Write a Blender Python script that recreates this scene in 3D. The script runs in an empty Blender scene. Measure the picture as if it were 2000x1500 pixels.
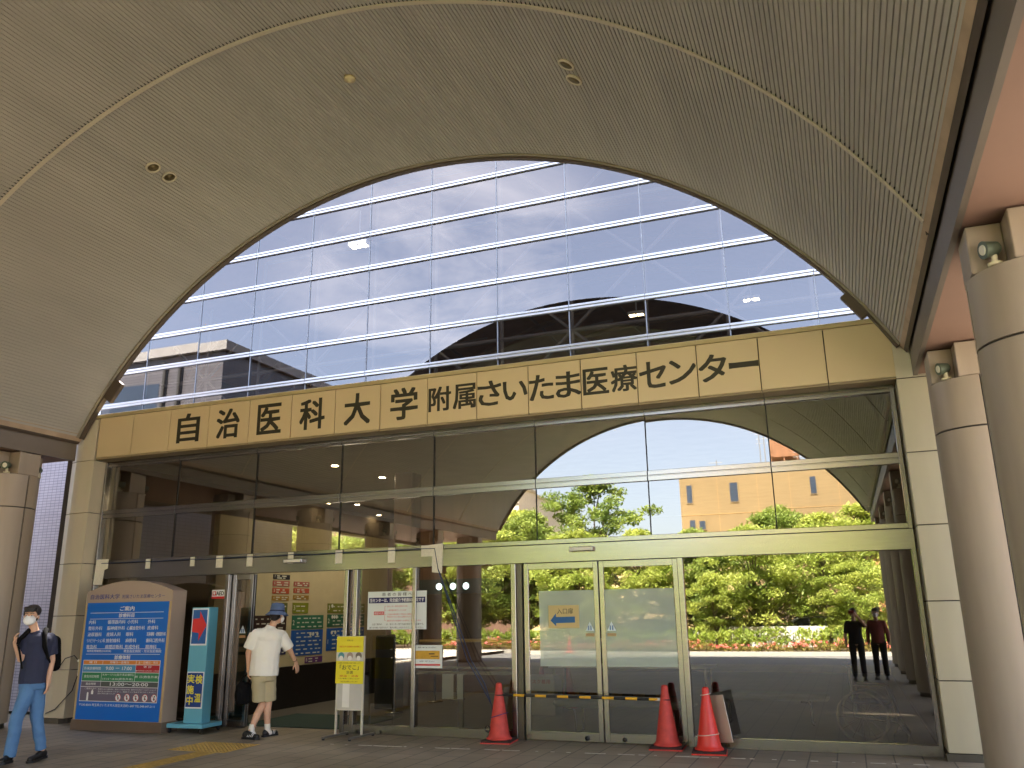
import bpy, bmesh, math, random
from mathutils import Vector, Matrix, Euler
S = bpy.context.scene; COL = S.collection
random.seed(7)
# ---------------------------------------------------------------- camera, sky, sun, exposure
cam_d = bpy.data.cameras.new('camera'); cam = bpy.data.objects.new('camera', cam_d); COL.objects.link(cam)
cam.location = (0, -11.36, 1.65); cam.rotation_euler = (1.83873011, 0.01404824, 0.36957907)
cam_d.sensor_width = 36; cam_d.lens = 36*1638.49/2000; cam_d.clip_start = 0.05; cam_d.clip_end = 3000
S.camera = cam
CLOUD_DIR = (-.395, -.8415, .3685)
SUN_EL = math.radians(55); SUN_AZ = math.radians(-8)      # azimuth from +Y towards +X
W = bpy.data.worlds.new("World"); S.world = W; W.use_nodes = True
nt = W.node_tree; bg = nt.nodes['Background']; bg.inputs[1].default_value = 0.082
sky = nt.nodes.new('ShaderNodeTexSky'); sky.sky_type = 'NISHITA'; sky.sun_disc = False
sky.sun_elevation = SUN_EL; sky.sun_rotation = SUN_AZ; sky.air_density = 1.0; sky.dust_density = 2.0; sky.ozone_density = 1.5
tc = nt.nodes.new('ShaderNodeTexCoord'); mp = nt.nodes.new('ShaderNodeMapping'); mp.inputs['Scale'].default_value = (1, 1, 2.6)
nz = nt.nodes.new('ShaderNodeTexNoise'); nz.inputs['Scale'].default_value = 3.1; nz.inputs['Detail'].default_value = 9; nz.inputs['Roughness'].default_value = .62
nz.inputs['Distortion'].default_value = .4
cr = nt.nodes.new('ShaderNodeValToRGB'); cr.color_ramp.elements[0].position = .44; cr.color_ramp.elements[1].position = .72
cr.color_ramp.elements[1].color = (.7, .7, .7, 1)
hz = nt.nodes.new('ShaderNodeMix'); hz.data_type = 'RGBA'; hz.inputs[0].default_value = .34; hz.inputs[7].default_value = (5.0, 4.7, 5.3, 1)
mx = nt.nodes.new('ShaderNodeMix'); mx.data_type = 'RGBA'; mx.inputs[7].default_value = (9.8, 8.9, 8.6, 1)
L = nt.links.new
L(tc.outputs['Generated'], mp.inputs[0]); L(mp.outputs[0], nz.inputs['Vector']); L(nz.outputs[0], cr.inputs[0])
vd = nt.nodes.new('ShaderNodeVectorMath'); vd.operation = 'DOT_PRODUCT'; vd.inputs[1].default_value = CLOUD_DIR
mr = nt.nodes.new('ShaderNodeMapRange'); mr.interpolation_type = 'SMOOTHSTEP'; mr.inputs[1].default_value = .972; mr.inputs[2].default_value = .999; mr.inputs[3].default_value = .07; mr.inputs[4].default_value = .8
mm_ = nt.nodes.new('ShaderNodeMath'); mm_.operation = 'MULTIPLY'; mm_.use_clamp = True
L(tc.outputs['Generated'], vd.inputs[0]); L(vd.outputs['Value'], mr.inputs[0]); L(mr.outputs[0], mm_.inputs[1]); L(cr.outputs[0], mm_.inputs[0])
L(sky.outputs[0], hz.inputs[6]); L(hz.outputs[2], mx.inputs[6]); L(mm_.outputs[0], mx.inputs[0]); L(mx.outputs[2], bg.inputs[0])
sd = bpy.data.lights.new('sun', 'SUN'); sd.energy = 5.0; sd.angle = math.radians(.5); sd.color = (1, .95, .86)
so = bpy.data.objects.new('sun', sd); COL.objects.link(so)
sv = Vector((math.sin(SUN_AZ)*math.cos(SUN_EL), math.cos(SUN_AZ)*math.cos(SUN_EL), math.sin(SUN_EL)))
so.rotation_euler = sv.to_track_quat('Z', 'Y').to_euler(); so.location = (-8, 40, 60)
S.view_settings.view_transform = 'Standard'; S.view_settings.look = 'None'; S.view_settings.gamma = 1
S.view_settings.exposure = 3.75
S.render.engine = 'CYCLES'; S.cycles.max_bounces = 10; S.cycles.diffuse_bounces = 5; S.cycles.glossy_bounces = 5
S.cycles.transparent_max_bounces = 16; S.cycles.caustics_reflective = False; S.cycles.caustics_refractive = False
S.cycles.use_denoising = True; S.cycles.sample_clamp_indirect = 6

# ---------------------------------------------------------------- helpers
G = 0.02                                    # level of the pavement
def lin(c): return tuple((x/255/12.92 if x/255 <= .04045 else ((x/255+.055)/1.055)**2.4) for x in c)
MATS = {}
def mat(name, c, rough=.6, metal=0, var=.08, vs=3, bump=0, bs=40, spec=.5, coat=0, stretch=None, emit=None, es=0):
    """procedural principled material; c in sRGB 0-255"""
    if name in MATS: return MATS[name]
    m = bpy.data.materials.new(name); m.use_nodes = True; n = m.node_tree; b = n.nodes['Principled BSDF']
    b.inputs['Roughness'].default_value = rough; b.inputs['Metallic'].default_value = metal
    b.inputs['Specular IOR Level'].default_value = spec; b.inputs['Coat Weight'].default_value = coat
    t = n.nodes.new('ShaderNodeTexCoord'); k = n.nodes.new('ShaderNodeMapping')
    if stretch: k.inputs['Scale'].default_value = stretch
    n.links.new(t.outputs['Object'], k.inputs[0])
    z = n.nodes.new('ShaderNodeTexNoise'); z.inputs['Scale'].default_value = vs; z.inputs['Detail'].default_value = 5
    n.links.new(k.outputs[0], z.inputs['Vector'])
    r = n.nodes.new('ShaderNodeValToRGB'); l = lin(c)
    r.color_ramp.elements[0].position = .25; r.color_ramp.elements[1].position = .75
    r.color_ramp.elements[0].color = (*[x*(1-var) for x in l], 1); r.color_ramp.elements[1].color = (*[min(1, x*(1+var)) for x in l], 1)
    n.links.new(z.outputs[0], r.inputs[0]); n.links.new(r.outputs[0], b.inputs['Base Color'])
    if bump:
        z2 = n.nodes.new('ShaderNodeTexNoise'); z2.inputs['Scale'].default_value = bs; z2.inputs['Detail'].default_value = 4
        n.links.new(k.outputs[0], z2.inputs['Vector'])
        bp = n.nodes.new('ShaderNodeBump'); bp.inputs['Strength'].default_value = bump; bp.inputs['Distance'].default_value = .02
        n.links.new(z2.outputs[0], bp.inputs['Height']); n.links.new(bp.outputs[0], b.inputs['Normal'])
    if emit:
        b.inputs['Emission Color'].default_value = (*lin(emit), 1); b.inputs['Emission Strength'].default_value = es
    MATS[name] = m; return m
def glass(name, r0, tint, gcol=(1, 1, 1), rough=0):
    if name in MATS: return MATS[name]
    m = bpy.data.materials.new(name); m.use_nodes = True; n = m.node_tree; n.nodes.clear()
    o = n.nodes.new('ShaderNodeOutputMaterial'); x = n.nodes.new('ShaderNodeMixShader')
    t = n.nodes.new('ShaderNodeBsdfTransparent'); t.inputs[0].default_value = (*tint, 1)
    g = n.nodes.new('ShaderNodeBsdfGlossy'); g.inputs['Roughness'].default_value = rough; g.inputs[0].default_value = (*gcol, 1)
    w = n.nodes.new('ShaderNodeLayerWeight'); w.inputs[0].default_value = .5
    p = n.nodes.new('ShaderNodeMath'); p.operation = 'POWER'; p.inputs[1].default_value = 4
    q = n.nodes.new('ShaderNodeMapRange'); q.inputs[3].default_value = r0; q.inputs[4].default_value = 1
    n.links.new(w.outputs['Facing'], p.inputs[0]); n.links.new(p.outputs[0], q.inputs[0]); n.links.new(q.outputs[0], x.inputs[0])
    n.links.new(t.outputs[0], x.inputs[1]); n.links.new(g.outputs[0], x.inputs[2]); n.links.new(x.outputs[0], o.inputs[0])
    MATS[name] = m; return m
def tile_mat(name, c1, c2, mortar, sx, sy, ms=.006, rough=.7, off=.5, axes=(0, 1), bump=.3, var=.5, fr=2):
    """brick/tile pattern laid on two object axes"""
    if name in MATS: return MATS[name]
    m = bpy.data.materials.new(name); m.use_nodes = True; n = m.node_tree; b = n.nodes['Principled BSDF']
    b.inputs['Roughness'].default_value = rough
    t = n.nodes.new('ShaderNodeTexCoord'); s = n.nodes.new('ShaderNodeSeparateXYZ'); c = n.nodes.new('ShaderNodeCombineXYZ')
    n.links.new(t.outputs['Object'], s.inputs[0])
    n.links.new(s.outputs[axes[0]], c.inputs[0]); n.links.new(s.outputs[axes[1]], c.inputs[1])
    k = n.nodes.new('ShaderNodeTexBrick'); k.offset = off; k.offset_frequency = fr; k.squash = 1
    k.inputs['Scale'].default_value = 1; k.inputs['Brick Width'].default_value = sx; k.inputs['Row Height'].default_value = sy
    k.inputs['Mortar Size'].default_value = ms; k.inputs['Mortar Smooth'].default_value = .1; k.inputs['Bias'].default_value = 0
    k.inputs['Color1'].default_value = (*lin(c1), 1); k.inputs['Color2'].default_value = (*lin(c2), 1); k.inputs['Mortar'].default_value = (*lin(mortar), 1)
    n.links.new(c.outputs[0], k.inputs['Vector'])
    z = n.nodes.new('ShaderNodeTexNoise'); z.inputs['Scale'].default_value = .9; z.inputs['Detail'].default_value = 7; n.links.new(t.outputs['Object'], z.inputs['Vector'])
    r = n.nodes.new('ShaderNodeMapRange'); r.inputs[1].default_value = .3; r.inputs[2].default_value = .7; r.inputs[3].default_value = 1-var*.3; r.inputs[4].default_value = 1+var*.25
    n.links.new(z.outputs[0], r.inputs[0])
    mm = n.nodes.new('ShaderNodeMix'); mm.data_type = 'RGBA'; mm.blend_type = 'MULTIPLY'; mm.inputs[0].default_value = 1
    n.links.new(k.outputs[0], mm.inputs[6]); n.links.new(r.outputs[0], mm.inputs[7]); n.links.new(mm.outputs[2], b.inputs['Base Color'])
    bp = n.nodes.new('ShaderNodeBump'); bp.inputs['Strength'].default_value = bump; bp.inputs['Distance'].default_value = .004; bp.invert = True
    n.links.new(k.outputs['Fac'], bp.inputs['Height']); n.links.new(bp.outputs[0], b.inputs['Normal'])
    MATS[name] = m; return m

class MB:
    def __init__(s): s.v = []; s.f = []; s.mi = []; s.k = 0; s.M = None; s.sm = []
    def _add(s, vs, fs, smooth=False):
        n = len(s.v)
        if s.M is not None: vs = [tuple(s.M @ Vector(v)) for v in vs]
        s.v += [tuple(v) for v in vs]; s.f += [tuple(i+n for i in f) for f in fs]; s.mi += [s.k]*len(fs); s.sm += [smooth]*len(fs); return s
    def box(s, x0, x1, y0, y1, z0, z1, b=0):
        if b:
            b = min(b, (x1-x0)*.45, (y1-y0)*.45, (z1-z0)*.45)
            bm = bmesh.new(); bmesh.ops.create_cube(bm, size=1)
            for v in bm.verts: v.co = Vector(((x0+x1)/2+v.co.x*(x1-x0), (y0+y1)/2+v.co.y*(y1-y0), (z0+z1)/2+v.co.z*(z1-z0)))
            bmesh.ops.bevel(bm, geom=list(bm.edges), offset=b, segments=1, affect='EDGES'); bm.verts.index_update()
            s._add([v.co for v in bm.verts], [[v.index for v in f.verts] for f in bm.faces]); bm.free(); return s
        v = [(x, y, z) for z in (z0, z1) for y in (y0, y1) for x in (x0, x1)]
        return s._add(v, [(0, 2, 3, 1), (4, 5, 7, 6), (0, 1, 5, 4), (2, 6, 7, 3), (0, 4, 6, 2), (1, 3, 7, 5)])
    def prism(s, pts, axis, a, b):
        """extrude a polygon given in the two other axes (in xyz order) along axis from a to b"""
        def P(p, t): q = list(p); q.insert(axis, t); return q
        n = len(pts); v = [P(p, a) for p in pts]+[P(p, b) for p in pts]
        return s._add(v, [tuple(range(n)), tuple(range(2*n-1, n-1, -1))]+[(i, i+n, (i+1) % n+n, (i+1) % n) for i in range(n)])
    def tube(s, pts, r, seg=8, cap=True, smooth=True):
        pts = [Vector(p) for p in pts]; rs = r if isinstance(r, (list, tuple)) else [r]*len(pts)
        v = []; f = []; up = None
        for i, p in enumerate(pts):
            d = (pts[min(i+1, len(pts)-1)]-pts[max(i-1, 0)]).normalized()
            if up is None:
                up = Vector((0, 0, 1)) if abs(d.z) < .9 else Vector((1, 0, 0))
            u = d.cross(up).normalized(); w = u.cross(d).normalized(); up = w
            for j in range(seg):
                a = 2*math.pi*j/seg; v.append(p+u*math.cos(a)*rs[i]+w*math.sin(a)*rs[i])
        for i in range(len(pts)-1):
            for j in range(seg):
                f.append((i*seg+j, i*seg+(j+1) % seg, (i+1)*seg+(j+1) % seg, (i+1)*seg+j))
        s._add(v, f, smooth)
        if cap:
            s._add(v[:seg], [tuple(range(seg-1, -1, -1))]); s._add(v[-seg:], [tuple(range(seg))])
        return s
    def lathe(s, prof, c=(0, 0, 0), seg=24, axis='z', smooth=True, cap=True):
        v = []; f = []
        for (r, z) in prof:
            for j in range(seg):
                a = 2*math.pi*j/seg; p = (r*math.cos(a), r*math.sin(a), z)
                if axis == 'x': p = (p[2], p[0], p[1])
                if axis == 'y': p = (p[0], -p[2], p[1])
                v.append((c[0]+p[0], c[1]+p[1], c[2]+p[2]))
        for i in range(len(prof)-1):
            for j in range(seg): f.append((i*seg+j, i*seg+(j+1) % seg, (i+1)*seg+(j+1) % seg, (i+1)*seg+j))
        flat = len(prof) == 2 and prof[0][0] < 1e-5 and prof[0][1] == prof[1][1]
        if cap and prof[0][0] > 1e-5: f.append(tuple(range(seg-1, -1, -1)))
        if cap and not flat and prof[-1][0] > 1e-5: f.append(tuple((len(prof)-1)*seg+j for j in range(seg)))
        return s._add(v, f, smooth)
    def quad(s, a, b, c, d): return s._add([a, b, c, d], [(0, 1, 2, 3)])
    def poly(s, pts): return s._add(pts, [tuple(range(len(pts)))])
    def build(s, name, m, parent=None):
        me = bpy.data.meshes.new(name); me.from_pydata(s.v, [], s.f)
        for x in (m if isinstance(m, (list, tuple)) else [m]): me.materials.append(x)
        me.polygons.foreach_set('material_index', s.mi); me.polygons.foreach_set('use_smooth', s.sm); me.update()
        o = bpy.data.objects.new(name, me); COL.objects.link(o)
        if parent: o.parent = parent
        return o
def tag(o, label=None, cat=None, group=None, kind=None):
    if label: o['label'] = label
    if cat: o['category'] = cat
    if group: o['group'] = group
    if kind: o['kind'] = kind
    return o
def thing(name, label, cat, loc=(0, 0, 0), rz=0, group=None):
    o = bpy.data.objects.new(name, None); COL.objects.link(o); o.location = loc; o.rotation_euler = (0, 0, rz); o.empty_display_size = .1
    return tag(o, label, cat, group)
def copy_tree(o, parent=None):
    c = o.copy(); COL.objects.link(c); c.parent = parent
    for ch in [x for x in o.children]: copy_tree(ch, c)
    return c
def text_mesh(lines, w=None):
    """lines: (string, x, y, height, width or None, align, bold) in a flat xy frame -> verts, faces (z = 0)"""
    V = []; F = []
    dg = bpy.context.evaluated_depsgraph_get
    for (st, x, y, h, wd, al, bold) in lines:
        cu = bpy.data.curves.new('t', 'FONT'); cu.body = st; cu.size = 1; cu.resolution_u = 2
        o = bpy.data.objects.new('t', cu); COL.objects.link(o)
        me = bpy.data.meshes.new_from_object(o.evaluated_get(dg()))
        xs = [v.co.x for v in me.vertices]; ys = [v.co.y for v in me.vertices]
        if xs:
            x0, x1, y0, y1 = min(xs), max(xs), min(ys), max(ys); sy = h/max(y1-y0, .02); sx = (wd/(x1-x0)) if wd else sy; tw = (x1-x0)*sx
            ox = x-(tw/2 if al == 'c' else (tw if al == 'r' else 0)); d = bold*max(h, tw*.9 if len(st) == 1 else h)*1.1
            for q, (dx, dy) in enumerate(((0, 0), (d, d*.7), (-d, -d*.7), (d, -d*.7), (-d, d*.7)) if bold > .015 else (((-d, 0), (d, 0)) if bold else ((0, 0),))):
                n = len(V)            # heavier strokes: the outline laid again a hair beside and in front
                V += [(ox+(v.co.x-x0)*sx+dx, y+(v.co.y-y0)*sy+dy, q*.00012) for v in me.vertices]; F += [tuple(i+n for i in p.vertices) for p in me.polygons]
        bpy.data.objects.remove(o); bpy.data.curves.remove(cu); bpy.data.meshes.remove(me)
    return V, F
def lettering(lines, name, m, parent, M):
    V, F = text_mesh(lines); b = MB(); b.M = M; b._add(V, F); return b.build(name, m, parent)
FACE = Matrix(((1, 0, 0, 0), (0, 0, -1, 0), (0, 1, 0, 0), (0, 0, 0, 1)))     # flat xy frame -> upright, facing -y
def face_at(y): return Matrix.Translation((0, y, 0)) @ FACE
# ---------------------------------------------------------------- materials
M_vault = mat('ribbed painted metal', (175, 170, 157), .5, 0, .11, 1.1, spec=.4, stretch=(1.3, .3, 1.3))
M_rim = mat('dark brown metal', (92, 80, 70), .5, .3, .1, 2)
M_beam = mat('grey brown beam cladding', (112, 102, 90), .5, .2, .12, 1.5)
M_ledge = mat('weathered ledge', (178, 156, 130), .7, 0, .25, 2.5)
M_soffit = mat('pinkish soffit paint', (134, 105, 88), .75, 0, .06, 1)
M_col = mat('brown grey column panel', (160, 146, 128), .5, .15, .09, 2.2, stretch=(2.5, 2.5, .25))
M_joint = mat('dark sealant', (70, 66, 62), .8)
M_pillar = mat('beige aluminium panel', (212, 203, 180), .48, .1, .06, 1.6, stretch=(2, 2, .4))
M_band = mat('tan sign panel', (214, 194, 154), .42, .1, .03, 1)
M_char = mat('dark bronze letters', (48, 44, 30), .45, .2, .1)
M_steel = mat('stainless steel', (152, 150, 148), .22, 1, .06, 2, stretch=(1, 1, 20))
M_rail = mat('polished aluminium rail', (190, 194, 200), .3, .6, .03)
M_dark = mat('black gasket', (24, 22, 20), .6)
M_glow = glass('bronze reflective glass', .18, (.40, .37, .30), (1, .97, .9))
M_gup = glass('blue reflective glass', .125, (.31, .30, .30), (.93, .95, 1))
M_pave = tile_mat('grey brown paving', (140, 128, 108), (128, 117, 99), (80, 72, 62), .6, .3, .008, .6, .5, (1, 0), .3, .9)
M_asph = mat('sunlit asphalt', (120, 118, 114), .9, 0, .15, 6, .3, 120)
M_soil = mat('soil', (96, 78, 58), 1, 0, .3, 8, .5, 60)
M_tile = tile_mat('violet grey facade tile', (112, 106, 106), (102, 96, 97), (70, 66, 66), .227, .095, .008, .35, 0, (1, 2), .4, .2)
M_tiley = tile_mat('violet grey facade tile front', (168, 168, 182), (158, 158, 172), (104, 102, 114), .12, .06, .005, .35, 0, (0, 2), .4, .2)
M_white = mat('white paint', (232, 230, 224), .5, 0, .04)
M_black = mat('black plastic', (22, 22, 23), .5, 0, .1)
M_lobw = mat('lobby wall', (118, 106, 92), .7, 0, .05, 1)
M_lobf = mat('lobby floor', (110, 106, 98), .3, 0, .12, 2)
M_wood = mat('lobby wood panel', (108, 80, 62), .5, 0, .2, 2, stretch=(3, 3, .4))
M_truss = mat('truss paint', (148, 138, 126), .5, 0, .05)
M_deck = mat('roof deck underside', (172, 128, 92), .8, 0, .2, 2)
M_red = mat('red cone plastic', (214, 52, 40), .42, 0, .12, 9, .05, 30)
M_redd = mat('faded cone plastic', (196, 66, 56), .6, 0, .2, 12, .1, 30)
M_lamp = mat('lit lamp', (255, 246, 220), .5, emit=(255, 240, 205), es=9)

# ---------------------------------------------------------------- ground
def ground(name, x0, x1, y0, y1, z, m, lab):
    b = MB(); b.quad((x0, y0, z), (x1, y0, z), (x1, y1, z), (x0, y1, z)); o = b.build(name, m); return tag(o, lab, 'ground', kind='structure')
ground('terrain', -1500, 1500, -1500, 1500, -.16, mat('far ground', (120, 116, 100), .95, 0, .2, .05), 'flat ground reaching the horizon around the hospital')
ground('road', -400, 400, -27.6, -18.6, -.1, M_asph, 'grey asphalt driveway along the end of the canopy')
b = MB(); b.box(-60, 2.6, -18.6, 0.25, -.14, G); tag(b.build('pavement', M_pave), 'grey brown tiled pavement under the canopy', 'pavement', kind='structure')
b = MB(); b.box(-60, 3, -45, -27.6, -.14, .03); tag(b.build('planting_bed', M_soil), 'soil bed under hedge and trees', 'ground', kind='structure')
b = MB(); b.box(-60, 3.1, -27.6, -27.42, -.12, .06); tag(b.build('kerb', mat('kerb concrete', (176, 170, 158), .85, 0, .1, 5)), 'pale concrete kerb in front of the hedge', 'kerb', kind='structure')
b = MB(); b.box(3.1, 40, -80, -27.6, -.14, -.08); tag(b.build('side_road', M_asph), 'asphalt lane beside the planting bed', 'road', kind='structure')
b = MB(); b.box(-12.2, .84, .25, 14, -.1, G-.004); tag(b.build('lobby_floor', M_lobf), 'dark polished floor inside the lobby', 'floor', kind='structure')
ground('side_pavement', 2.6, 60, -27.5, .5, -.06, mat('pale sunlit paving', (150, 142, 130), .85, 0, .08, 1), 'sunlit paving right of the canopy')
ground('forecourt', -70, -15.5, -27.5, -12.6, G+.004, mat('pale bounce slabs', (214, 204, 188), .85, 0, .08, 1), 'added pale forecourt left of the canopy, bouncing sunlight to the vault')  # pale layer over the paving, added to bounce sunlight onto the vault
# worn white floor line and yellow tactile strip
b = MB()
for i in range(34):
    x = -6.6+i*.215+random.uniform(-.03, .03); l = random.choice((.03, .05, .08, .16, .2))
    y = -.97+(x+5.5)*.1*.6
    b.box(x, x+l, y-.012, y+.012, G, G+.003)
tag(b.build('floor_marking', mat('worn white tape', (196, 190, 176), .8, 0, .2, 30)), 'worn broken white tape line on the paving in front of the glass', 'floor marking')
M_tact = mat('ochre tactile tile', (168, 138, 66), .7, 0, .25, 14)
t = thing('tactile_paving', 'ochre yellow tactile paving strip leading to the open entrance', 'tactile paving', (0, 0, 0))
b = MB(); b.box(-7.92, -7.62, -9, -2.05, G, G+.004)
for i in range(4):
    for j in range(24): b.box(-7.89+i*.072, -7.86+i*.072, -9+.29*j+.02, -9+.29*j+.27, G+.004, G+.01, .002)
b.build('bar_strip', M_tact, t)
b = MB(); b.box(-8.42, -7.52, -2.05, -1.32, G, G+.004)
for i in range(15):
    for j in range(12): b.lathe([(.016, 0), (.012, .006)], (-8.39+i*.06, -2.02+j*.06, G+.004), 6)
b.build('dot_tile', M_tact, t)

# ---------------------------------------------------------------- canopy (barrel vault)
XC = -5.78; HALF = 6.73; R0 = 7.71; ZC = 8.75-R0; Y0 = -.42; Y1 = -19.5
def vz(x, r=R0): return ZC+math.sqrt(max(r*r-(x-XC)**2, 0))
A0 = math.asin(HALF/R0)
can = thing('canopy', 'barrel vaulted entrance canopy with ribbed grey ceiling and dark rim', 'canopy', (XC, -10, 4.4))
Ti = Matrix.Translation((-XC, 10, -4.4))
def cb(): b = MB(); b.M = Ti; return b
b = cb(); prof = []; N = 296; dth = 2*A0/N
for i in range(N):
    a = -A0+i*dth
    for (u, d) in ((0, 0), (.07, 0), (.12, .011), (.28, .011), (.34, 0)):
        prof.append((XC+(R0+d)*math.sin(a+u*dth), ZC+(R0+d)*math.cos(a+u*dth)))
prof.append((XC+R0*math.sin(A0), ZC+R0*math.cos(A0)))
n = len(prof); v = [(x, Y0, z) for x, z in prof]+[(x, Y1, z) for x, z in prof]
b._add(v, [(i, i+1, i+1+n, i+n) for i in range(n-1)]); b.build('vault_ceiling', M_vault, can)
def arc_strip(r0, r1, y0, y1, a0=-A0, a1=A0, seg=96):
    b = cb(); pr = [(XC+r0*math.sin(a0+(a1-a0)*i/seg), ZC+r0*math.cos(a0+(a1-a0)*i/seg)) for i in range(seg+1)]
    qr = [(XC+r1*math.sin(a0+(a1-a0)*i/seg), ZC+r1*math.cos(a0+(a1-a0)*i/seg)) for i in range(seg+1)]
    n = seg+1; v = [(x, y0, z) for x, z in pr]+[(x, y0, z) for x, z in qr]+[(x, y1, z) for x, z in pr]+[(x, y1, z) for x, z in qr]
    f = []
    for i in range(seg): f += [(i, i+n, i+n+1, i+1), (i+2*n, i+2*n+1, i+3*n+1, i+3*n), (i, i+1, i+1+2*n, i+2*n), (i+n, i+3*n, i+3*n+1, i+n+1)]
    f += [(0, 2*n, 3*n, n), (n-1, 2*n-1, 4*n-1, 3*n-1)]
    b._add(v, f); return b
M_seam = mat('seam trim paint', (204, 194, 168), .5)
for k in range(4):
    b = arc_strip(R0-.014, R0-.002, -4.06-k*3.9+.028, -4.06-k*3.9-.028); b.k = 1
    for i in range(N):
        a = -A0+(i+.215)*dth
        b.box(XC+R0*math.sin(a)-.007, XC+R0*math.sin(a)+.007, -4.06-k*3.9-.06, -4.06-k*3.9-.03, ZC+(R0+.002)*math.cos(a)-.005, ZC+(R0+.002)*math.cos(a)+.012)
    b.build('seam_trim', [M_seam, M_dark], can)
for ya, yb in ((-.33, Y0-.002), (Y1+.002, Y1-.12)): arc_strip(R0-.05, R0+.70, ya, yb).build('end_rim', M_rim, can)
for ya, yb in ((Y0-.004, Y0-.05), (Y1+.05, Y1+.006)): arc_strip(R0-.026, R0-.003, ya, yb).build('end_trim', mat('pale end trim', (150, 142, 122), .5), can)
arc_strip(R0+.66, R0+.70, Y0, Y1).build('roof_skin', M_rim, can)
for sgn, aa in ((-1, -.925), (1, .965)):
    b = cb(); x = XC+math.sin(aa)*(R0-.2); z = ZC+math.cos(aa)*(R0-.2)
    b.M = Ti @ Matrix.Translation((x, -.38, z)) @ Matrix.Rotation(-aa if sgn > 0 else -aa, 4, 'Y').inverted() if False else Ti @ Matrix.Translation((x, -.38, z)) @ Matrix.Rotation(aa, 4, 'Y')
    b.box(-.2, .2, -.04, .04, -.04 if sgn < 0 else .06, .2, .01); b.build('rim_bracket', M_rim, can)
def mir(x): return 2*XC-x
for side in (1, -1):
    def X(x0, x1): return (x0, x1) if side > 0 else (mir(x1), mir(x0))
    b = cb(); pts = [(.95, 4.80), (.985, 4.745), (.985, 5.1), (.9, 5.1), (.9, 4.92)]
    b.prism([(x if side > 0 else mir(x), z) for x, z in pts], 1, -.34, Y1); b.build('gutter_ledge', M_ledge, can)
    b = cb(); pts = [(.987, 4.742), (1.022, 4.70), (1.022, 5.1), (.987, 5.1)]; b.prism([(x if side > 0 else mir(x), z) for x, z in pts], 1, -.34, Y1); b.build('gutter_band', M_rim, can)
    for k in range(1, 5):
        b = cb(); x0, x1 = X(.968, 1.026); b.box(x0, x1, -k*3.9-.012, -k*3.9, 4.738, 4.86); b.build('ledge_joint', M_joint, can)
    b = cb(); b.box(*X(1.023, 1.05), -.34, Y1, 4.84, 5.1); b.build('shadow_gap', M_dark, can)
    b = cb(); b.box(*X(1.05, 1.1), -.34, Y1, 4.405, 5.1, .004); b.build('edge_beam', M_beam, can)
    b = cb(); b.box(*(X(1.1, 3.0) if side > 0 else X(1.1, 3.8)), -.34, Y1, 4.42, 5.1); b.build('side_soffit', M_soffit, can)
    b = cb(); b.box(*(X(3.0, 3.15) if side > 0 else X(3.8, 3.95)), -.34, Y1, 4.3, 5.2); b.build('outer_fascia', M_beam, can)
# recessed downlights and a smoke detector on the ceiling
M_ring = mat('downlight ring', (206, 196, 168), .5); M_cup = mat('downlight cup', (120, 106, 74), .35, .6)
for (x, y) in ((-8.87, -2.89), (-8.86, -2.57), (-2.44, -3.02), (-2.44, -2.70)):
    a = math.asin((x-XC)/R0); b = cb(); b.M = Ti @ Matrix.Translation((x, y, vz(x)-.012)) @ Matrix.Rotation(a, 4, 'Y')
    b.lathe([(.075, .03), (.10, .012), (.108, 0), (.108, -.016), (.08, -.018), (.076, .02)], seg=28, cap=False)
    o = b.build('downlight', M_ring, can)
    b = cb(); b.M = Ti @ Matrix.Translation((x, y, vz(x)-.012)) @ Matrix.Rotation(a, 4, 'Y')
    b.lathe([(.0, .022), (.05, .02), (.079, -.006)], seg=24); c = b.build('reflector_cup', M_cup, o)
b = cb(); b.M = Ti @ Matrix.Translation((-5.56, -2.86, 8.742))
b.lathe([(0, -.07), (.03, -.068), (.05, -.045), (.078, -.035), (.08, 0)], seg=20); b.build('smoke_detector', mat('cream plastic', (214, 196, 150), .5), can)

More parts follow.
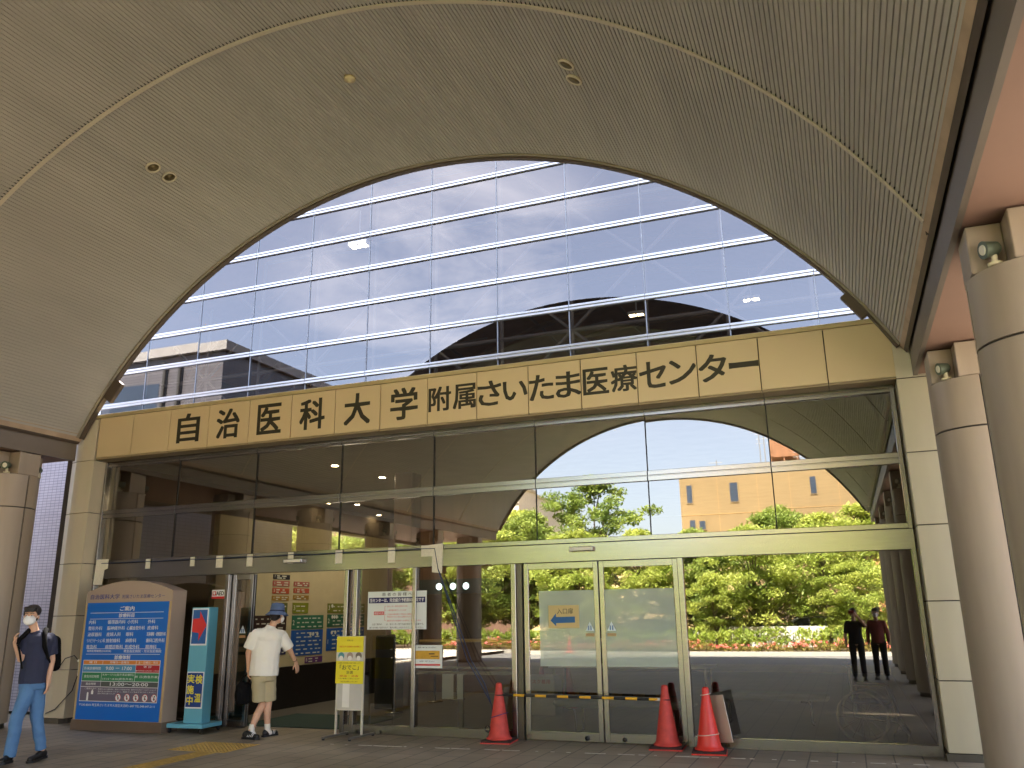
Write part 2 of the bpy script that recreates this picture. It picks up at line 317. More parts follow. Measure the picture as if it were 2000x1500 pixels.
# ---------------------------------------------------------------- round columns
XR, XL = 1.56, mir(1.56)+.04
def make_column():
    t = thing('column', 'x', 'column', group='round columns carrying the canopy'); r = .46
    b = MB(); b.lathe([(r-.04, G), (r-.04, .1)], seg=48); b.build('base', M_joint, t)
    b = MB()
    for z0, z1 in ((.1, 3.47), (3.49, 4.02)):
        for q in range(4):
            a0 = q*math.pi/2+.028; a1 = (q+1)*math.pi/2-.028; sg = 14
            ring = [(math.cos(a0+(a1-a0)*i/sg)*r, math.sin(a0+(a1-a0)*i/sg)*r) for i in range(sg+1)]; n = sg+1
            inn = [(x*.95, y*.95) for x, y in ring]
            v = [(x, y, z0) for x, y in ring]+[(x, y, z1) for x, y in ring]+[(x, y, z0) for x, y in inn]+[(x, y, z1) for x, y in inn]
            b._add(v, [(i, i+1, i+1+n, i+n) for i in range(sg)], True)
            b._add(v, [(i+n, i+1+n, i+1+3*n, i+3*n) for i in range(sg)]+[(i+2*n, i+1+2*n, i+1, i) for i in range(sg)]+[(0, n, 3*n, 2*n), (n-1, 3*n-1, 4*n-1, 2*n-1)])
    b.build('shaft', M_col, t)
    b = MB(); b.lathe([(r*.955, .1), (r*.955, 4.01)], seg=48); b.build('joint_core', M_joint, t)
    b = MB(); s = .2
    for bx in ((-s, s, -.44, -s), (-s, s, s, .44), (-.44, -s, -s, s), (s, .44, -s, s)): b.box(bx[0], bx[1], bx[2], bx[3], 4.024, 4.4, .008)
    b.box(-s, s, -s, s, 4.024, 4.4); b.build('capital', M_col, t)
    for ax, ay in ((-1, -1), (1, -1), (-1, 1), (1, 1)):
        b = MB(); c = Vector((ax*.30, ay*.30, 4.03))
        b.lathe([(.05, 0), (.05, .02)], c, 14); b.tube([c+Vector((0, 0, .02)), c+Vector((0, 0, .1))], .022, 8)
        f = b.build('floodlight', mat('cream metal', (212, 204, 168), .5), t)
        d = Vector((-.7*(1 if ax > 0 else 1), -.25, -.1)).normalized() if ay < 0 else Vector((ax*.5, .7, 0)).normalized()
        p = c+Vector((0, 0, .13))
        b = MB(); b.tube([p-d*.05, p-d*.03, p+d*.05, p+d*.075], [.03, .05, .062, .066], 16); b.build('lamp_housing', mat('green grey cast metal', (92, 102, 84), .5, .3), f)
        b = MB(); b.tube([p+d*.073, p+d*.082], [.042, .036], 14); b.build('lens', mat('pale lens', (226, 222, 200), .2), f)
    return t
proto = make_column(); words = ['nearest the glass front', 'second from the glass front', 'third from the glass front', 'fourth from the glass front', 'fifth from the glass front', 'farthest from the glass front']
for si, xx in (('right', XR), ('left', XL)):
    for k in range(6):
        c = proto if (si == 'right' and k == 0) else copy_tree(proto)
        c.location = (xx, -1.2-3.35*k, 0); c['label'] = 'round grey brown column of the %s row, %s' % (si, words[k])
        if si == 'left': c.rotation_euler.z = math.pi/2
# ---------------------------------------------------------------- sign band above the entrance
BX = [-12.17, -11.385, -10.56, -9.73, -8.9, -8.07, -7.245, -6.43, -5.615, -4.8, -3.985, -3.19, -2.38, -1.555, -.745, .075, .87]
BZ0, BZ1 = 4.425, 5.145
band = thing('sign_band', 'tan panelled band with dark Japanese lettering above the glass entrance', 'building sign', (XC, -.3, BZ0))
Tb = Matrix.Translation((-XC, .3, -BZ0))
for i in range(16):
    b = MB(); b.M = Tb; b.box(BX[i]+.006, BX[i+1]-.006, -.3, -.27, BZ0+.004, BZ1, .004); b.build('panel', M_band, band)
b = MB(); b.M = Tb; b.box(-12.17, .87, -.268, 0, BZ0+.002, BZ1-.002); b.build('backing', M_joint, band)
b = MB(); b.M = Tb
for i in range(16): b.box(BX[i]+.004, BX[i+1]-.004, -.298, .12, BZ0-.03, BZ0, .002)
b.build('soffit_strip', mat('band soffit', (150, 134, 104), .5), band)
b = MB(); b.M = Tb; b.box(-12.62, .98, -.31, 3.85, BZ1+.006, BZ1+.07, .004); b.build('coping', mat('coping metal', (188, 172, 128), .45, .2), band)
V = []
for i, ch in enumerate('自治医科大学'): V.append((ch, -10.15+.8275*i, 4.545, .49, .45, 'c', .022))
hs = {'ー': .072, 'い': .28, 'ン': .33, 'さ': .37}
for i, ch in enumerate('附属さいたま医療センター'):
    h = hs.get(ch, .37); V.append((ch, -5.405+.4055*i, 4.615+(.37-h)/2, h, .37 if ch in 'いー' else .36, 'c', .02))
for l in V:
    o = lettering([l], 'letter', M_char, band, Tb @ face_at(-.303))
    o.modifiers.new('s', 'SOLIDIFY').thickness = .012
# side piers
for side in (1, -1):
    t = thing('pier', ('beige panelled pier closing the glass front on the %s' % ('right beside the round column' if side > 0 else 'left behind the walking man with backpack')), 'pier', ((1.1 if side > 0 else -12.6), 0, G), group='beige piers at both ends of the glass front')
    zs = [.1, .86, 1.73, 2.6, 3.47, 4.395, 5.14]
    for i in range(6):
        b = MB(); b.M = Matrix.Translation((-t.location.x, 0, -G))
        if side > 0:
            b.box(.862, 1.62, -.30, .2, zs[i]+.006, zs[i+1]-.006, .004)
        else:
            # rounded outer corner as on the photo
            pts = [(-12.2, -.3), (-12.2, .2), (-12.95, .2), (-12.95, .0), (-12.9, -.13), (-12.8, -.22), (-12.64, -.28), (-12.5, -.30)]
            b.prism(pts[::-1], 2, zs[i]+.006, zs[i+1]-.006)
        b.build('panel', M_pillar, t)
    b = MB(); b.M = Matrix.Translation((-t.location.x, 0, -G))
    if side > 0: b.box(.87, 1.61, -.285, .19, G, 5.13)
    else: b.box(-12.94, -12.215, -.2, .19, G, 5.13)
    b.build('core', M_joint, t)
    b = MB(); b.M = Matrix.Translation((-t.location.x, 0, -G)); x0, x1 = (.84, 1.6) if side > 0 else (-12.9, -12.3)
    b.box(x0, x1, -.31, -.2, G, .095); b.build('plinth', mat('plinth stone', (96, 90, 80), .7, 0, .15, 8), t)

# ---------------------------------------------------------------- lower glazing with doors
ent = thing('glass_entrance', 'stainless framed glass entrance front with sliding doors and long transom', 'glass front', (XC, 0, G))
Te = Matrix.Translation((-XC, 0, -G))
def eb(): b = MB(); b.M = Te; return b
GX0, GX1 = -12.19, .835
MX = [-10.53, -8.9, -7.265, -5.635, -4.0, -2.37, -.74]
rnd = random.Random(3)
def pane(b, x0, x1, z0, z1, y=0.0, amp=.0011):
    """glass sheet with the slight set of a hand-mounted pane"""
    a = rnd.uniform(-amp, amp)*(x1-x0); c = rnd.uniform(-amp, amp)*(z1-z0)
    b.quad((x0, y-a-c, z0), (x1, y+a-c, z0), (x1, y+a+c, z1), (x0, y-a+c, z1)); return b
xs = [GX0]+MX+[GX1]
for (z0, z1) in ((2.655, 3.43), (3.51, 4.32)):
    for i in range(8): pane(eb(), xs[i]+.004, xs[i+1]-.004, z0, z1).build('glass_pane', M_glow, ent)
for x in MX: eb().box(x-.007, x+.007, -.012, .03, 2.655, 4.32).build('mullion', M_dark, ent)
def rail(z0, z1, zm, y=-.035):
    for i in range(8):
        b = eb(); b.box(xs[i]+.004, xs[i+1]-.004, y, .05, z0, zm-.006, .004); b.box(xs[i]+.004, xs[i+1]-.004, y, .05, zm+.006, z1, .004)
        b.box(xs[i]+.004, xs[i+1]-.004, y+.015, .04, zm-.006, zm+.006); b.build('rail', M_steel, ent)
rail(3.385, 3.525, 3.455); rail(4.30, 4.395, 4.345)
b = eb(); b.box(GX0, GX1, -.06, .12, 2.34, 2.585, .004); b.build('transom', M_steel, ent)
b = eb(); b.box(GX0, GX1, -.045, .1, 2.592, 2.655, .004); b.build('transom_cap', M_steel, ent)
b = eb(); b.box(GX0, GX1, -.05, .1, 2.585, 2.592); b.build('gasket', M_dark, ent)
def post(x0, x1, z0=G, z1=2.34, y0=-.05, y1=.08): return eb().box(x0, x1, y0, y1, z0, z1, .004).build('post', M_steel, ent)
post(GX0-.0, GX0+.05, z1=4.39); post(GX1-.05, GX1, z1=4.39)
for a, c in ((-9.345, -9.275), (-7.11, -7.045), (-6.945, -6.885), (-5.95, -5.89), (-4.395, -4.325), (-2.04, -1.97)): post(a, c)
eb().box(-4.325, -4.245, .0, .12, G, 2.34).build('jamb', mat('dark jamb steel', (96, 92, 84), .35, .8), ent); eb().box(-4.245, -4.215, .03, .12, G, 2.34).build('jamb', M_dark, ent)  # grey brown jamb steel, darker than the door frames
def leaf(x0, x1, y, handle=None, mid=True, gm=M_glow, name='sliding_door', st=.06):
    o = eb(); o.box(x0, x0+st, y-.02, y+.02, .03, 2.335, .003); o.box(x1-st, x1, y-.02, y+.02, .03, 2.335, .003)
    o.box(x0+st, x1-st, y-.02, y+.02, .03, .14, .003); o.box(x0+st, x1-st, y-.02, y+.02, 2.25, 2.335, .003)
    d = o.build(name, M_steel, ent)
    pane(eb(), x0+st, x1-st, .14, 2.25, y).build('glass_pane', gm, d)
    if mid:
        b = eb(); b.box(x0+st, x1-st, y+.03, y+.06, 1.215, 1.26); b.box(x0+st, x1-st, y+.03, y+.06, 1.09, 1.135); b.build('rail', M_steel, d)
    return d
M_gcl = glass('clear door glass', .12, (.5, .48, .42), (1, .98, .92))
d1 = leaf(-4.21, -3.135, .0, st=.065); d2 = leaf(-3.118, -2.045, .0, st=.065)
for d, x in ((d1, -3.36), (d2, -2.86)):
    b = eb(); b.lathe([(.03, -.004), (.03, .004)], (x, -.03, .075), 12, 'y'); b.lathe([(.012, -.006), (.012, .012)], (x, -.03, .075), 8, 'y'); b.build('lock', mat('dark lock ring', (60, 58, 54), .4, .6), d)
leaf(-9.26, -8.86, .06); leaf(-9.24, -8.5-.38, .14, gm=M_gcl); leaf(-7.04, -6.95, .1, mid=False)
pane(eb(), GX0+.05, -9.345, .14, 2.34).build('glass_pane', M_glow, ent)
pane(eb(), -6.885, -5.95, .14, 2.34).build('glass_pane', M_gcl, ent)
pane(eb(), -5.89, -4.395, .14, 2.34).build('glass_pane', M_gcl, ent)
pane(eb(), -1.97, GX1-.05, .14, 2.34).build('glass_pane', M_glow, ent)
for a, c in ((GX0, -9.345), (-7.04, -4.395), (-1.97, GX1)): eb().box(a, c, -.045, .08, G, .14, .004).build('base_rail', M_steel, ent)
# film and etched fields on the double door
M_film = mat('frosted film', (226, 240, 226), .6)
bs = M_film.node_tree.nodes['Principled BSDF']; bs.inputs['Alpha'].default_value = .34
for d, x0, x1 in ((d1, -3.985, -3.2), (d2, -3.05, -2.115)):
    b = eb(); b.box(x0, x1, -.024, -.021, .965, 1.955); b.build('frosted_film', M_film, d)
# motion sensors on the transom
for x, lab in ((-8.02, 'slim steel motion sensor above the open doorway'), (-3.33, 'slim pale motion sensor above the closed double door')):
    s = thing('motion_sensor', lab, 'sensor', (x, -.06, 2.5), group='motion sensors on the transom')
    b = MB(); b.box(-.17, .17, -.075, 0, -.028, .034, .008); b.build('housing', M_steel, s)
    b = MB(); b.box(-.155, .155, -.08, -.076, -.018, .024); b.build('cover', mat('sensor cover', (220, 216, 204), .3), s)
# handrails standing right behind the glass
hr = thing('guard_rail', 'low stainless guard rail behind the glass left of the double doors', 'railing', (-5.15, .3, G))
b = MB(); b.box(-.85, .72, -.02, .02, .88, .91); b.box(-.85, .72, -.02, .02, .80, .85); b.build('rail', M_steel, hr)
b = MB(); b.box(-.2, -.13, -.025, .025, 0, .80); b.build('post', M_steel, hr)

# ---------------------------------------------------------------- upper curtain wall, set back
YU = 3.95
cw = thing('curtain_wall', 'tall blue reflecting curtain wall with bright double rails behind the arch', 'glass wall', (XC, YU, 5.2))
Tc = Matrix.Translation((-XC, -YU, -5.2))
KU = 15.31/14.66; ux = [(-16.35+1.4925*i)*KU for i in range(14)]; uz = [5.22]+[1.65+(z-1.65)*KU for z in (5.74, 6.55, 7.345, 8.135, 8.93, 9.735, 10.53, 11.32, 12.1)]
for i in range(13):
    for j in range(9):
        b = MB(); b.M = Tc; pane(b, ux[i]+.012, ux[i+1]-.012, uz[j]+.05, uz[j+1]-.05, YU, .0012); b.build('glass_pane', M_gup, cw)
for j in range(1, 10):
    b = MB(); b.M = Tc
    for i in range(13):
        b.box(ux[i]+.006, ux[i+1]-.006, YU-.05, YU+.04, uz[j]-.055, uz[j]-.012, .004); b.box(ux[i]+.006, ux[i+1]-.006, YU-.05, YU+.04, uz[j]+.012, uz[j]+.055, .004)
        b.box(ux[i]+.006, ux[i+1]-.006, YU-.02, YU+.03, uz[j]-.012, uz[j]+.012)
    b.build('rail', M_rail, cw)
for i in range(14): b = MB(); b.M = Tc; b.box(ux[i]-.011, ux[i]+.011, YU-.012, YU+.06, 5.22, uz[-1]); b.build('mullion', mat('grey sealant', (120, 126, 136), .6), cw)
b = MB(); b.M = Tc; b.box(ux[0], ux[-1], YU-.1, YU+.3, uz[-1]+.06, 24); b.build('parapet', M_pillar, cw)  # unseen wall above the glass, raised to keep sun off the canopy rim
# space frame and arched deck behind the curtain wall
tr = thing('roof_truss', 'pale star shaped steel space frame seen behind the upper glass', 'truss', (XC, 6, 6))
Tr = Matrix.Translation((-XC, -6, -6))
nx = [-17.2+1.72*i for i in range(13)]; nzs = [6.3+1.55*j for j in range(5)]
b = MB(); b.M = Tr
for z in nzs: b.tube([(nx[0], 6, z), (nx[-1], 6, z)], .05, 6)
b.build('chord', M_truss, tr)
b = MB(); b.M = Tr
for x in nx: b.tube([(x, 6, 5.3), (x, 6, 12.4)], .045, 6)
b.build('upright', M_truss, tr)
b = MB(); b.M = Tr
for i in range(12):
    for j in range(4):
        p, q = (nx[i], 6, nzs[j]), (nx[i+1], 6, nzs[j+1])
        if (i+j) % 2: p, q = (nx[i+1], 6, nzs[j]), (nx[i], 6, nzs[j+1])
        b.tube([p, q], .04, 6); b.tube([p, (p[0]+.4, 8.2, p[2]+.9)], .035, 6)
b.build('diagonal', M_truss, tr)
hall = thing('hospital_hall', 'hospital atrium with brown arched roof deck behind the blue glass', 'building', (XC, 12, 5.2))
Th = Matrix.Translation((-XC, -12, -5.2))
b = MB(); b.M = Th
b.box(-17, 3.5, 24, 24.3, 0, 14); b.box(-17.3, -17, YU+.4, 24.3, 0, 12.3); b.box(3.5, 3.8, YU+.4, 24.3, 0, 12.3); b.build('wall', mat('atrium wall', (112, 102, 94), .8, 0, .06, 1), hall)
b = MB(); b.M = Th; b.box(-17, 3.5, YU+.4, 24, 5.0, 5.18); b.build('gallery_floor', M_lobf, hall)
b = MB(); b.M = Th; seg = 24; R2 = 16.5
pr = [(XC+R2*math.sin(-.76+1.52*i/seg), 13.0-R2+R2*math.cos(-.76+1.52*i/seg)) for i in range(seg+1)]
n = seg+1; v = [(x, YU+.3, z) for x, z in pr]+[(x, 24, z) for x, z in pr]; b._add(v, [(i, i+1, i+1+n, i+n) for i in range(seg)]); b.build('roof_deck', M_deck, hall)
b = MB(); b.M = Th
for k in range(7):
    y = 7+k*2.6; b.tube([(x, y, z-.25) for x, z in pr], .1, 6)
for i in range(2, seg, 3): b.tube([(pr[i][0], YU+.4, pr[i][1]-.12), (pr[i][0], 24, pr[i][1]-.12)], .06, 5)
b.build('roof_purlin', mat('purlin paint', (150, 124, 98), .6), hall)
for (x, y, z, lab) in ((-9.63, 4.05, 9.9, 'twin square light at upper left behind the blue glass'), (-4.77, 11.19, 9.9, 'twin square light shining inside the dark arch'), (-1.57, 11.25, 9.9, 'twin square light at upper right behind the blue glass')):
    t = thing('ceiling_light', lab, 'light', (x, y, z), group='twin square lights in the atrium')
    b = MB(); b.box(-.24, .24, -.11, .11, 0, .1, .01); b.tube([(0, 0, .1), (0, 0, .9)], .012, 6); b.build('housing', M_white, t)
    for s in (-1, 1): b = MB(); b.box(s*.115-.085, s*.115+.085, -.085, .085, -.006, -.001); b.build('diffuser', mat('twin light', (255, 240, 200), .5, emit=(255, 236, 180), es=5), t)
# tiled side walls of the hospital
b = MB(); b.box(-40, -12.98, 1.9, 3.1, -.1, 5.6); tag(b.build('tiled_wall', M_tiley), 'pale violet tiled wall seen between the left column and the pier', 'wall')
b = MB(); b.box(1.65, 3.2, .6, 3.0, -.1, 5.6); tag(b.build('end_wall', M_pillar), 'beige end wall right of the pier', 'wall')

# ---------------------------------------------------------------- lobby
lob = thing('lobby_room', 'dim lobby with brown walls behind the entrance glass', 'room', (XC, 7, 0))
Tl = Matrix.Translation((-XC, -7, 0))
b = MB(); b.M = Tl; b.box(-12.3, 1.0, 13.8, 14.0, 0, 4.6); b.box(.86, 1.0, .25, 13.8, 0, 4.6); b.box(-12.4, -12.2, .25, 13.8, 0, 4.6); b.build('wall', M_lobw, lob)
b = MB(); b.M = Tl; b.box(-12.3, 1.0, .12, 14, 4.40, 4.55); b.build('ceiling', mat('lobby ceiling', (196, 190, 176), .8), lob)
for i, (x, y) in enumerate(((-11.84, 6.58), (-11.31, 7.09), (-12.0, 9.38), (-11.84, 11.0), (-11.7, 11.6), (-8.7, 2.0), (-8.6, 3.6), (-8.6, 5.0))):  # last three lamps are added to brighten the guide wall
    b = MB(); b.M = Tl @ Matrix.Translation((x, y, 4.385)); b.lathe([(.0, 0), (.06 if i < 5 else .052, 0)], seg=20); o = b.build('ceiling_lamp', mat('lobby lamp' if i < 5 else 'added guide wall light', (255, 244, 220), .5, emit=(255, 238, 205), es=12 if i < 5 else 80), lob)
    b = MB(); b.M = Tl @ Matrix.Translation((x, y, 4.38)); b.lathe([(.07, .0), (.085, 0), (.085, .02)], seg=20, cap=False); b.build('trim_ring', M_white, o)
# floor guide wall in the doorway
gw = thing('floor_guide_wall', 'beige wall with coloured floor guide panels inside the open doorway', 'guide wall', (-10, 0, 0))
Tg = Matrix(((0, 0, 1, 0), (1, 0, 0, 0), (0, 1, 0, 0), (0, 0, 0, 1)))      # flat xy -> (y, z) facing +x
b = MB(); b.box(-.12, 0, .5, 6.4, .76, 3.4); b.build('board', mat('guide board', (188, 176, 140), .6), gw)
b = MB(); b.box(-.3, .02, .5, 6.4, .0, .755)
b.build('dado', mat('black dado', (20, 20, 20), .3), gw)
b = MB(); b.box(-.1, .15, 6.4, 6.6, 0, 3.4); b.build('end_post', M_wood, gw)
PAN = [(2.07, 2.59, 2.355, 2.44, (34, 32, 40), '7'), (2.07, 2.59, 2.225, 2.325, (168, 92, 80), '6'), (2.07, 2.59, 2.09, 2.19, (178, 78, 44), '5'), (2.07, 2.59, 1.96, 2.05, (160, 122, 40), '4'), (2.07, 2.56, 1.72, 1.92, (88, 96, 36), '3'),
       (2.73, 3.25, 2.235, 2.325, (158, 84, 72), '6'), (2.73, 3.25, 2.11, 2.2, (172, 76, 44), '5'), (2.73, 3.25, 1.985, 2.07, (150, 116, 40), '4'), (2.73, 3.25, 1.725, 1.925, (124, 132, 30), '3'),
       (2.73, 3.8, 1.43, 1.69, (44, 108, 82), '2'), (2.73, 3.8, .935, 1.41, (24, 82, 158), '1'), (3.22, 3.82, .785, .9, (94, 50, 112), 'B'),
       (1.2, 2.55, 1.42, 1.69, (52, 32, 26), ''), (1.9, 2.58, .98, 1.38, (44, 44, 84), ''), (3.94, 5.4, 1.73, 1.92, (112, 118, 34), '3'), (3.94, 5.4, 1.455, 1.7, (46, 96, 70), '2'), (3.94, 5.4, .985, 1.425, (24, 82, 158), '1')]
M_gt = mat('guide text', (206, 206, 190), .6)
for (y0, y1, z0, z1, c, s) in PAN:
    b = MB(); b.box(.001, .008, y0, y1, z0, z1); p = b.build('guide_panel', mat('guide %d %d %d' % c, c, .5), gw)
    b = MB(); r = random.Random(int(y0*100+z0*1000)); nl = max(2, int((z1-z0)/.075))
    for q in range(nl):
        z = z1-(q+.75)*(z1-z0)/(nl+.3); y = y0+.1*(y1-y0)+.06
        while y < y1-.1:
            w = r.uniform(.05, .16); w = min(w, y1-.05-y); b.box(.009, .011, y, y+w, z-.011, z+.011); y += w+r.uniform(.03, .12)
    b.build('lines', M_gt, p)
    if s: lettering([(s, y0+.05, z0+(z1-z0)*.3, min(.09, (z1-z0)*.5), None, 'c', .02)], 'numeral', M_gt, p, Matrix.Translation((.011, 0, 0)) @ Tg)
for (y, z) in ((3.36, 1.33), (3.45, 1.33), (3.6, 1.33), (4.12, 1.34), (4.25, 1.34), (4.12, 1.65), (4.2, 1.65), (4.28, 1.65), (4.1, 1.87)):
    b = MB(); b.lathe([(.0, 0), (.038, 0)], (.013, y, z), 16, 'x'); b.build('number_disc', mat('white disc', (214, 214, 204), .5), gw)
b = MB(); b.quad((-9.3, .35, G+.004), (-7.2, .35, G+.004), (-7.2, 2.0, G+.004), (-9.3, 2.0, G+.004)); 
b = MB(); b.box(-9.2, -7.15, .3, 1.9, G, G+.012, .004); tag(b.build('door_mat', mat('green mat', (44, 66, 58), .95, 0, .2, 30, .6, 200)), 'dark green ribbed mat just inside the open doorway', 'mat')
# reception
rc = thing('reception_counter', 'brown reception counter with dark sign band and three oval lights', 'counter', (-7.6, 6.4, G))
b = MB(); b.box(-1.6, 2.6, 0, .7, 0, 1.05, .01); b.build('front', M_wood, rc)
b = MB(); b.box(-1.65, 2.65, -.06, .76, 1.05, 1.1, .01); b.build('top', mat('counter top', (206, 176, 110), .3), rc)
b = MB(); b.box(-1.6, .5, -.05, .1, 2.1, 2.42); sbd = b.build('sign_board', mat('slate sign', (52, 68, 76), .5), rc)
b = MB(); b.box(-1.6, 2.6, .02, .2, 2.42, 4.36); b.build('bulkhead', M_wood, rc)
for x in (-1.03, -.68, -.36): b = MB(); b.M = Matrix.Translation((x, -.056, 2.26)); b.lathe([(0, 0), (.075, 0)], (0, 0, 0), 20, 'y'); b.build('oval_light', mat('oval light', (220, 246, 250), .5, emit=(210, 245, 255), es=.45), rc)
for i, (x, y, lab) in enumerate(((-9.0, 7.2, 'brown clad lobby pillar behind the notice'), (-5.9, 8.4, 'brown clad lobby pillar beside the counter'), (-7.95, 3.5, 'slim brown lobby pillar behind the glass notice'))):
    b = MB(); w = .3 if i < 2 else .2; b.box(x-w, x+w, y-w, y+w, G, 4.4, .02); tag(b.build('lobby_pillar', M_wood), lab, 'pillar', 'brown lobby pillars')
def stanchion(x, y, lab):
    t = thing('stanchion', lab, 'queue post', (x, y, G), group='chrome queue posts in the lobby')
    b = MB(); b.lathe([(.16, 0), (.16, .012), (.05, .03), (.0, .03)], seg=24); b.build('base', M_steel, t)
    b = MB(); b.lathe([(.022, .03), (.022, .9), (.035, .91), (.035, .97), (.0, .98)], seg=14); b.build('post', M_steel, t)
stanchion(-7.6, 2.5, 'chrome queue post behind the glass beside the yellow stand'); stanchion(-7.75, 4.4, 'chrome queue post farther inside left of the white sheets'); stanchion(-7.5, 4.9, 'chrome queue post standing closest behind another post'); stanchion(-5.4, 3.2, 'chrome queue post with red belt near the counter')
b = MB(); b.box(-8.25, -7.85, 2.9, 3.3, G, 1.3, .02); tag(b.build('cabinet', M_black), 'tall black cabinet behind the glass under the notice', 'cabinet')
for (x, y, lab) in ((-5.35, 3.9, 'dim red cone inside the lobby left of the guard post'), (-4.9, 4.1, 'dim red cone inside the lobby tied with a ribbon')):
    b = MB(); b.box(-.19, .19, -.19, .19, 0, .03); b.lathe([(.14, .03), (.03, .68), (.0, .7)], seg=20); o = b.build('lobby_cone', M_redd); o.location = (x, y, G); tag(o, lab, 'cone', 'red cones inside the lobby')
# benches and table behind the double doors
def bench(x, y, w, lab):
    t = thing('bench', lab, 'bench', (x, y, G), group='grey padded lobby benches')
    b = MB(); b.box(-w/2, w/2, -.22, .22, .34, .44, .035); b.build('seat', mat('grey green vinyl', (150, 160, 152), .45), t)
    for s in (-1, 1):
        b = MB(); xx = s*(w/2-.3); b.tube([(xx-.1, -.2, .33), (xx, -.2, .32), (xx+.03, -.2, .28), (xx+.03, -.2, .03), (xx+.05, -.17, .012), (xx+.05, .17, .012), (xx+.03, .2, .03), (xx+.03, .2, .28), (xx, .2, .32), (xx-.1, .2, .33)], .013, 8); b.build('leg', M_steel, t)
bench(-3.1, 1.0, 2.0, 'grey padded bench with chrome legs right behind the closed double doors')
bench(-1.3, 2.6, 1.8, 'grey padded bench deeper in the lobby beside the wheelchair')
t = thing('desk', 'pale folding desk with boxes behind the frosted doors', 'desk', (-3.7, 3.6, G))
b = MB(); b.box(-1.3, 1.5, -.35, .35, .72, .76, .005); b.build('top', M_white, t)
for x in (-1.2, 1.4):
    for y in (-.3, .3): b = MB(); b.box(x-.015, x+.015, y-.015, y+.015, 0, .72); b.build('leg', M_steel, t)
b = MB(); b.box(-.65, -.1, -.2, .2, 0, .62, .01); o = b.build('carton', mat('white carton', (214, 214, 206), .6)); o.location = (-4.6, 2.9, G); tag(o, 'white carton standing in front of the desk in the lobby', 'box')
lettering([('マスク着用', -.38, .5, .07, .4, 'c', .02)], 'writing', M_redd, o, face_at(-.203))
t = thing('wheelchair', 'dim folding wheelchair standing behind the large right pane', 'wheelchair', (.05, 1.1, G), 1.45)
for s in (-1, 1):
    b = MB(); b.M = Matrix.Translation((s*.27, 0, .31)); ring = [(0, .3*math.cos(2*math.pi*i/32), .3*math.sin(2*math.pi*i/32)) for i in range(33)]; b.tube(ring, .016, 8, False)
    w = b.build('wheel', mat('grey tyre', (150, 148, 142), .5), t); b = MB(); b.M = Matrix.Translation((s*.27, 0, .31))
    for i in range(12): b.tube([(0, 0, 0), (0, .29*math.cos(i*math.pi/6), .29*math.sin(i*math.pi/6))], .0025, 4)
    b.build('spokes', M_steel, w)
    b = MB(); b.M = Matrix.Translation((s*.24, -.42, .09)); b.lathe([(.06, -.015), (.085, -.015), (.085, .015), (.06, .015)], seg=18, axis='x'); b.build('caster', M_black, t)
    b = MB(); b.tube([(s*.22, .18, .95), (s*.22, .1, .9), (s*.22, .1, .3), (s*.22, -.4, .26), (s*.22, -.5, .1)], .013, 8); b.tube([(s*.22, .1, .68), (s*.22, -.3, .68), (s*.22, -.36, .5), (s*.22, -.4, .26)], .013, 8); b.build('frame', M_steel, t)
b = MB(); b.box(-.21, .21, -.34, .1, .46, .5, .01); b.build('seat', M_black, t)
b = MB(); b.box(-.21, .21, .1, .13, .5, .92, .01); b.build('backrest', M_black, t)
# ---------------------------------------------------------------- buildings behind the camera (seen in the glass)
M_beige = mat('ochre rendered wall', (142, 120, 84), .9, 0, .09, .35, .1, 30)
M_win = mat('dark window glass', (60, 70, 84), .15, 0, .1)
M_conc = mat('pale concrete', (206, 192, 160), .85, 0, .08, .8)
def building(name, label, x0, x1, y0, y1, h, m, wins, cop=M_conc, face=None):
    t = thing(name, label, 'building', ((x0+x1)/2, (y0+y1)/2, -.1)); T = Matrix.Translation((-(x0+x1)/2, -(y0+y1)/2, .1))
    b = MB(); b.M = T; b.box(x0, x1, y0, y1, -.1, h); b.build('wall', m, t)
    b = MB(); b.M = T; b.box(x0-.15, x1+.15, y0-.15, y1+.15, h+.003, h+.3); b.build('parapet', cop, t)
    for (ax, a0, a1, z0, z1) in wins:
        b = MB(); b.M = T
        if ax == 'y': b.box(a0-.08, a1+.08, y1-.05, y1+.06, z0-.08, z1+.08)
        else: b.box(x1-.05, x1+.06, a0-.08, a1+.08, z0-.08, z1+.08)
        w = b.build('window', m, t); b = MB(); b.M = T
        if ax == 'y': b.box(a0, a1, y1+.062, y1+.07, z0, z1)
        else: b.box(x1+.062, x1+.07, a0, a1, z0, z1)
        b.build('pane', M_win, w)
    return t, T
bt, T = building('ochre_building', 'ochre block with slit windows mirrored in the upper right panes', -12.4, 16, -76, -62, 13.2, M_beige,
    [('y', -1.75, -1.3, 10.7, 12.1), ('y', -1.72, -1.28, 7.2, 9.0), ('y', -8.15, -7.5, 10.6, 12.2), ('y', -11.8, -11.35, 10.7, 12.2), ('y', -11.7, -11.25, 7.6, 9.2), ('y', -10.9, -10.4, 8.4, 9.1), ('y', 4, 4.5, 10.6, 12.1)])
b = MB(); b.M = T; b.box(-6.2, -1.2, -70, -63.5, 13.5, 14.1); b.build('roof_base', M_beige, bt)
b = MB(); b.M = T; b.box(-4.9, -2.5, -68, -65, 14.9, 16.5)
for x in (-4.8, -3.7, -2.6): b.box(x-.06, x+.06, -65.2, -65.08, 14.1, 14.9)
b.build('water_tank', mat('rusty tank', (142, 100, 70), .8, 0, .3, 1, stretch=(4, 4, .5)), bt)
b = MB(); b.M = T
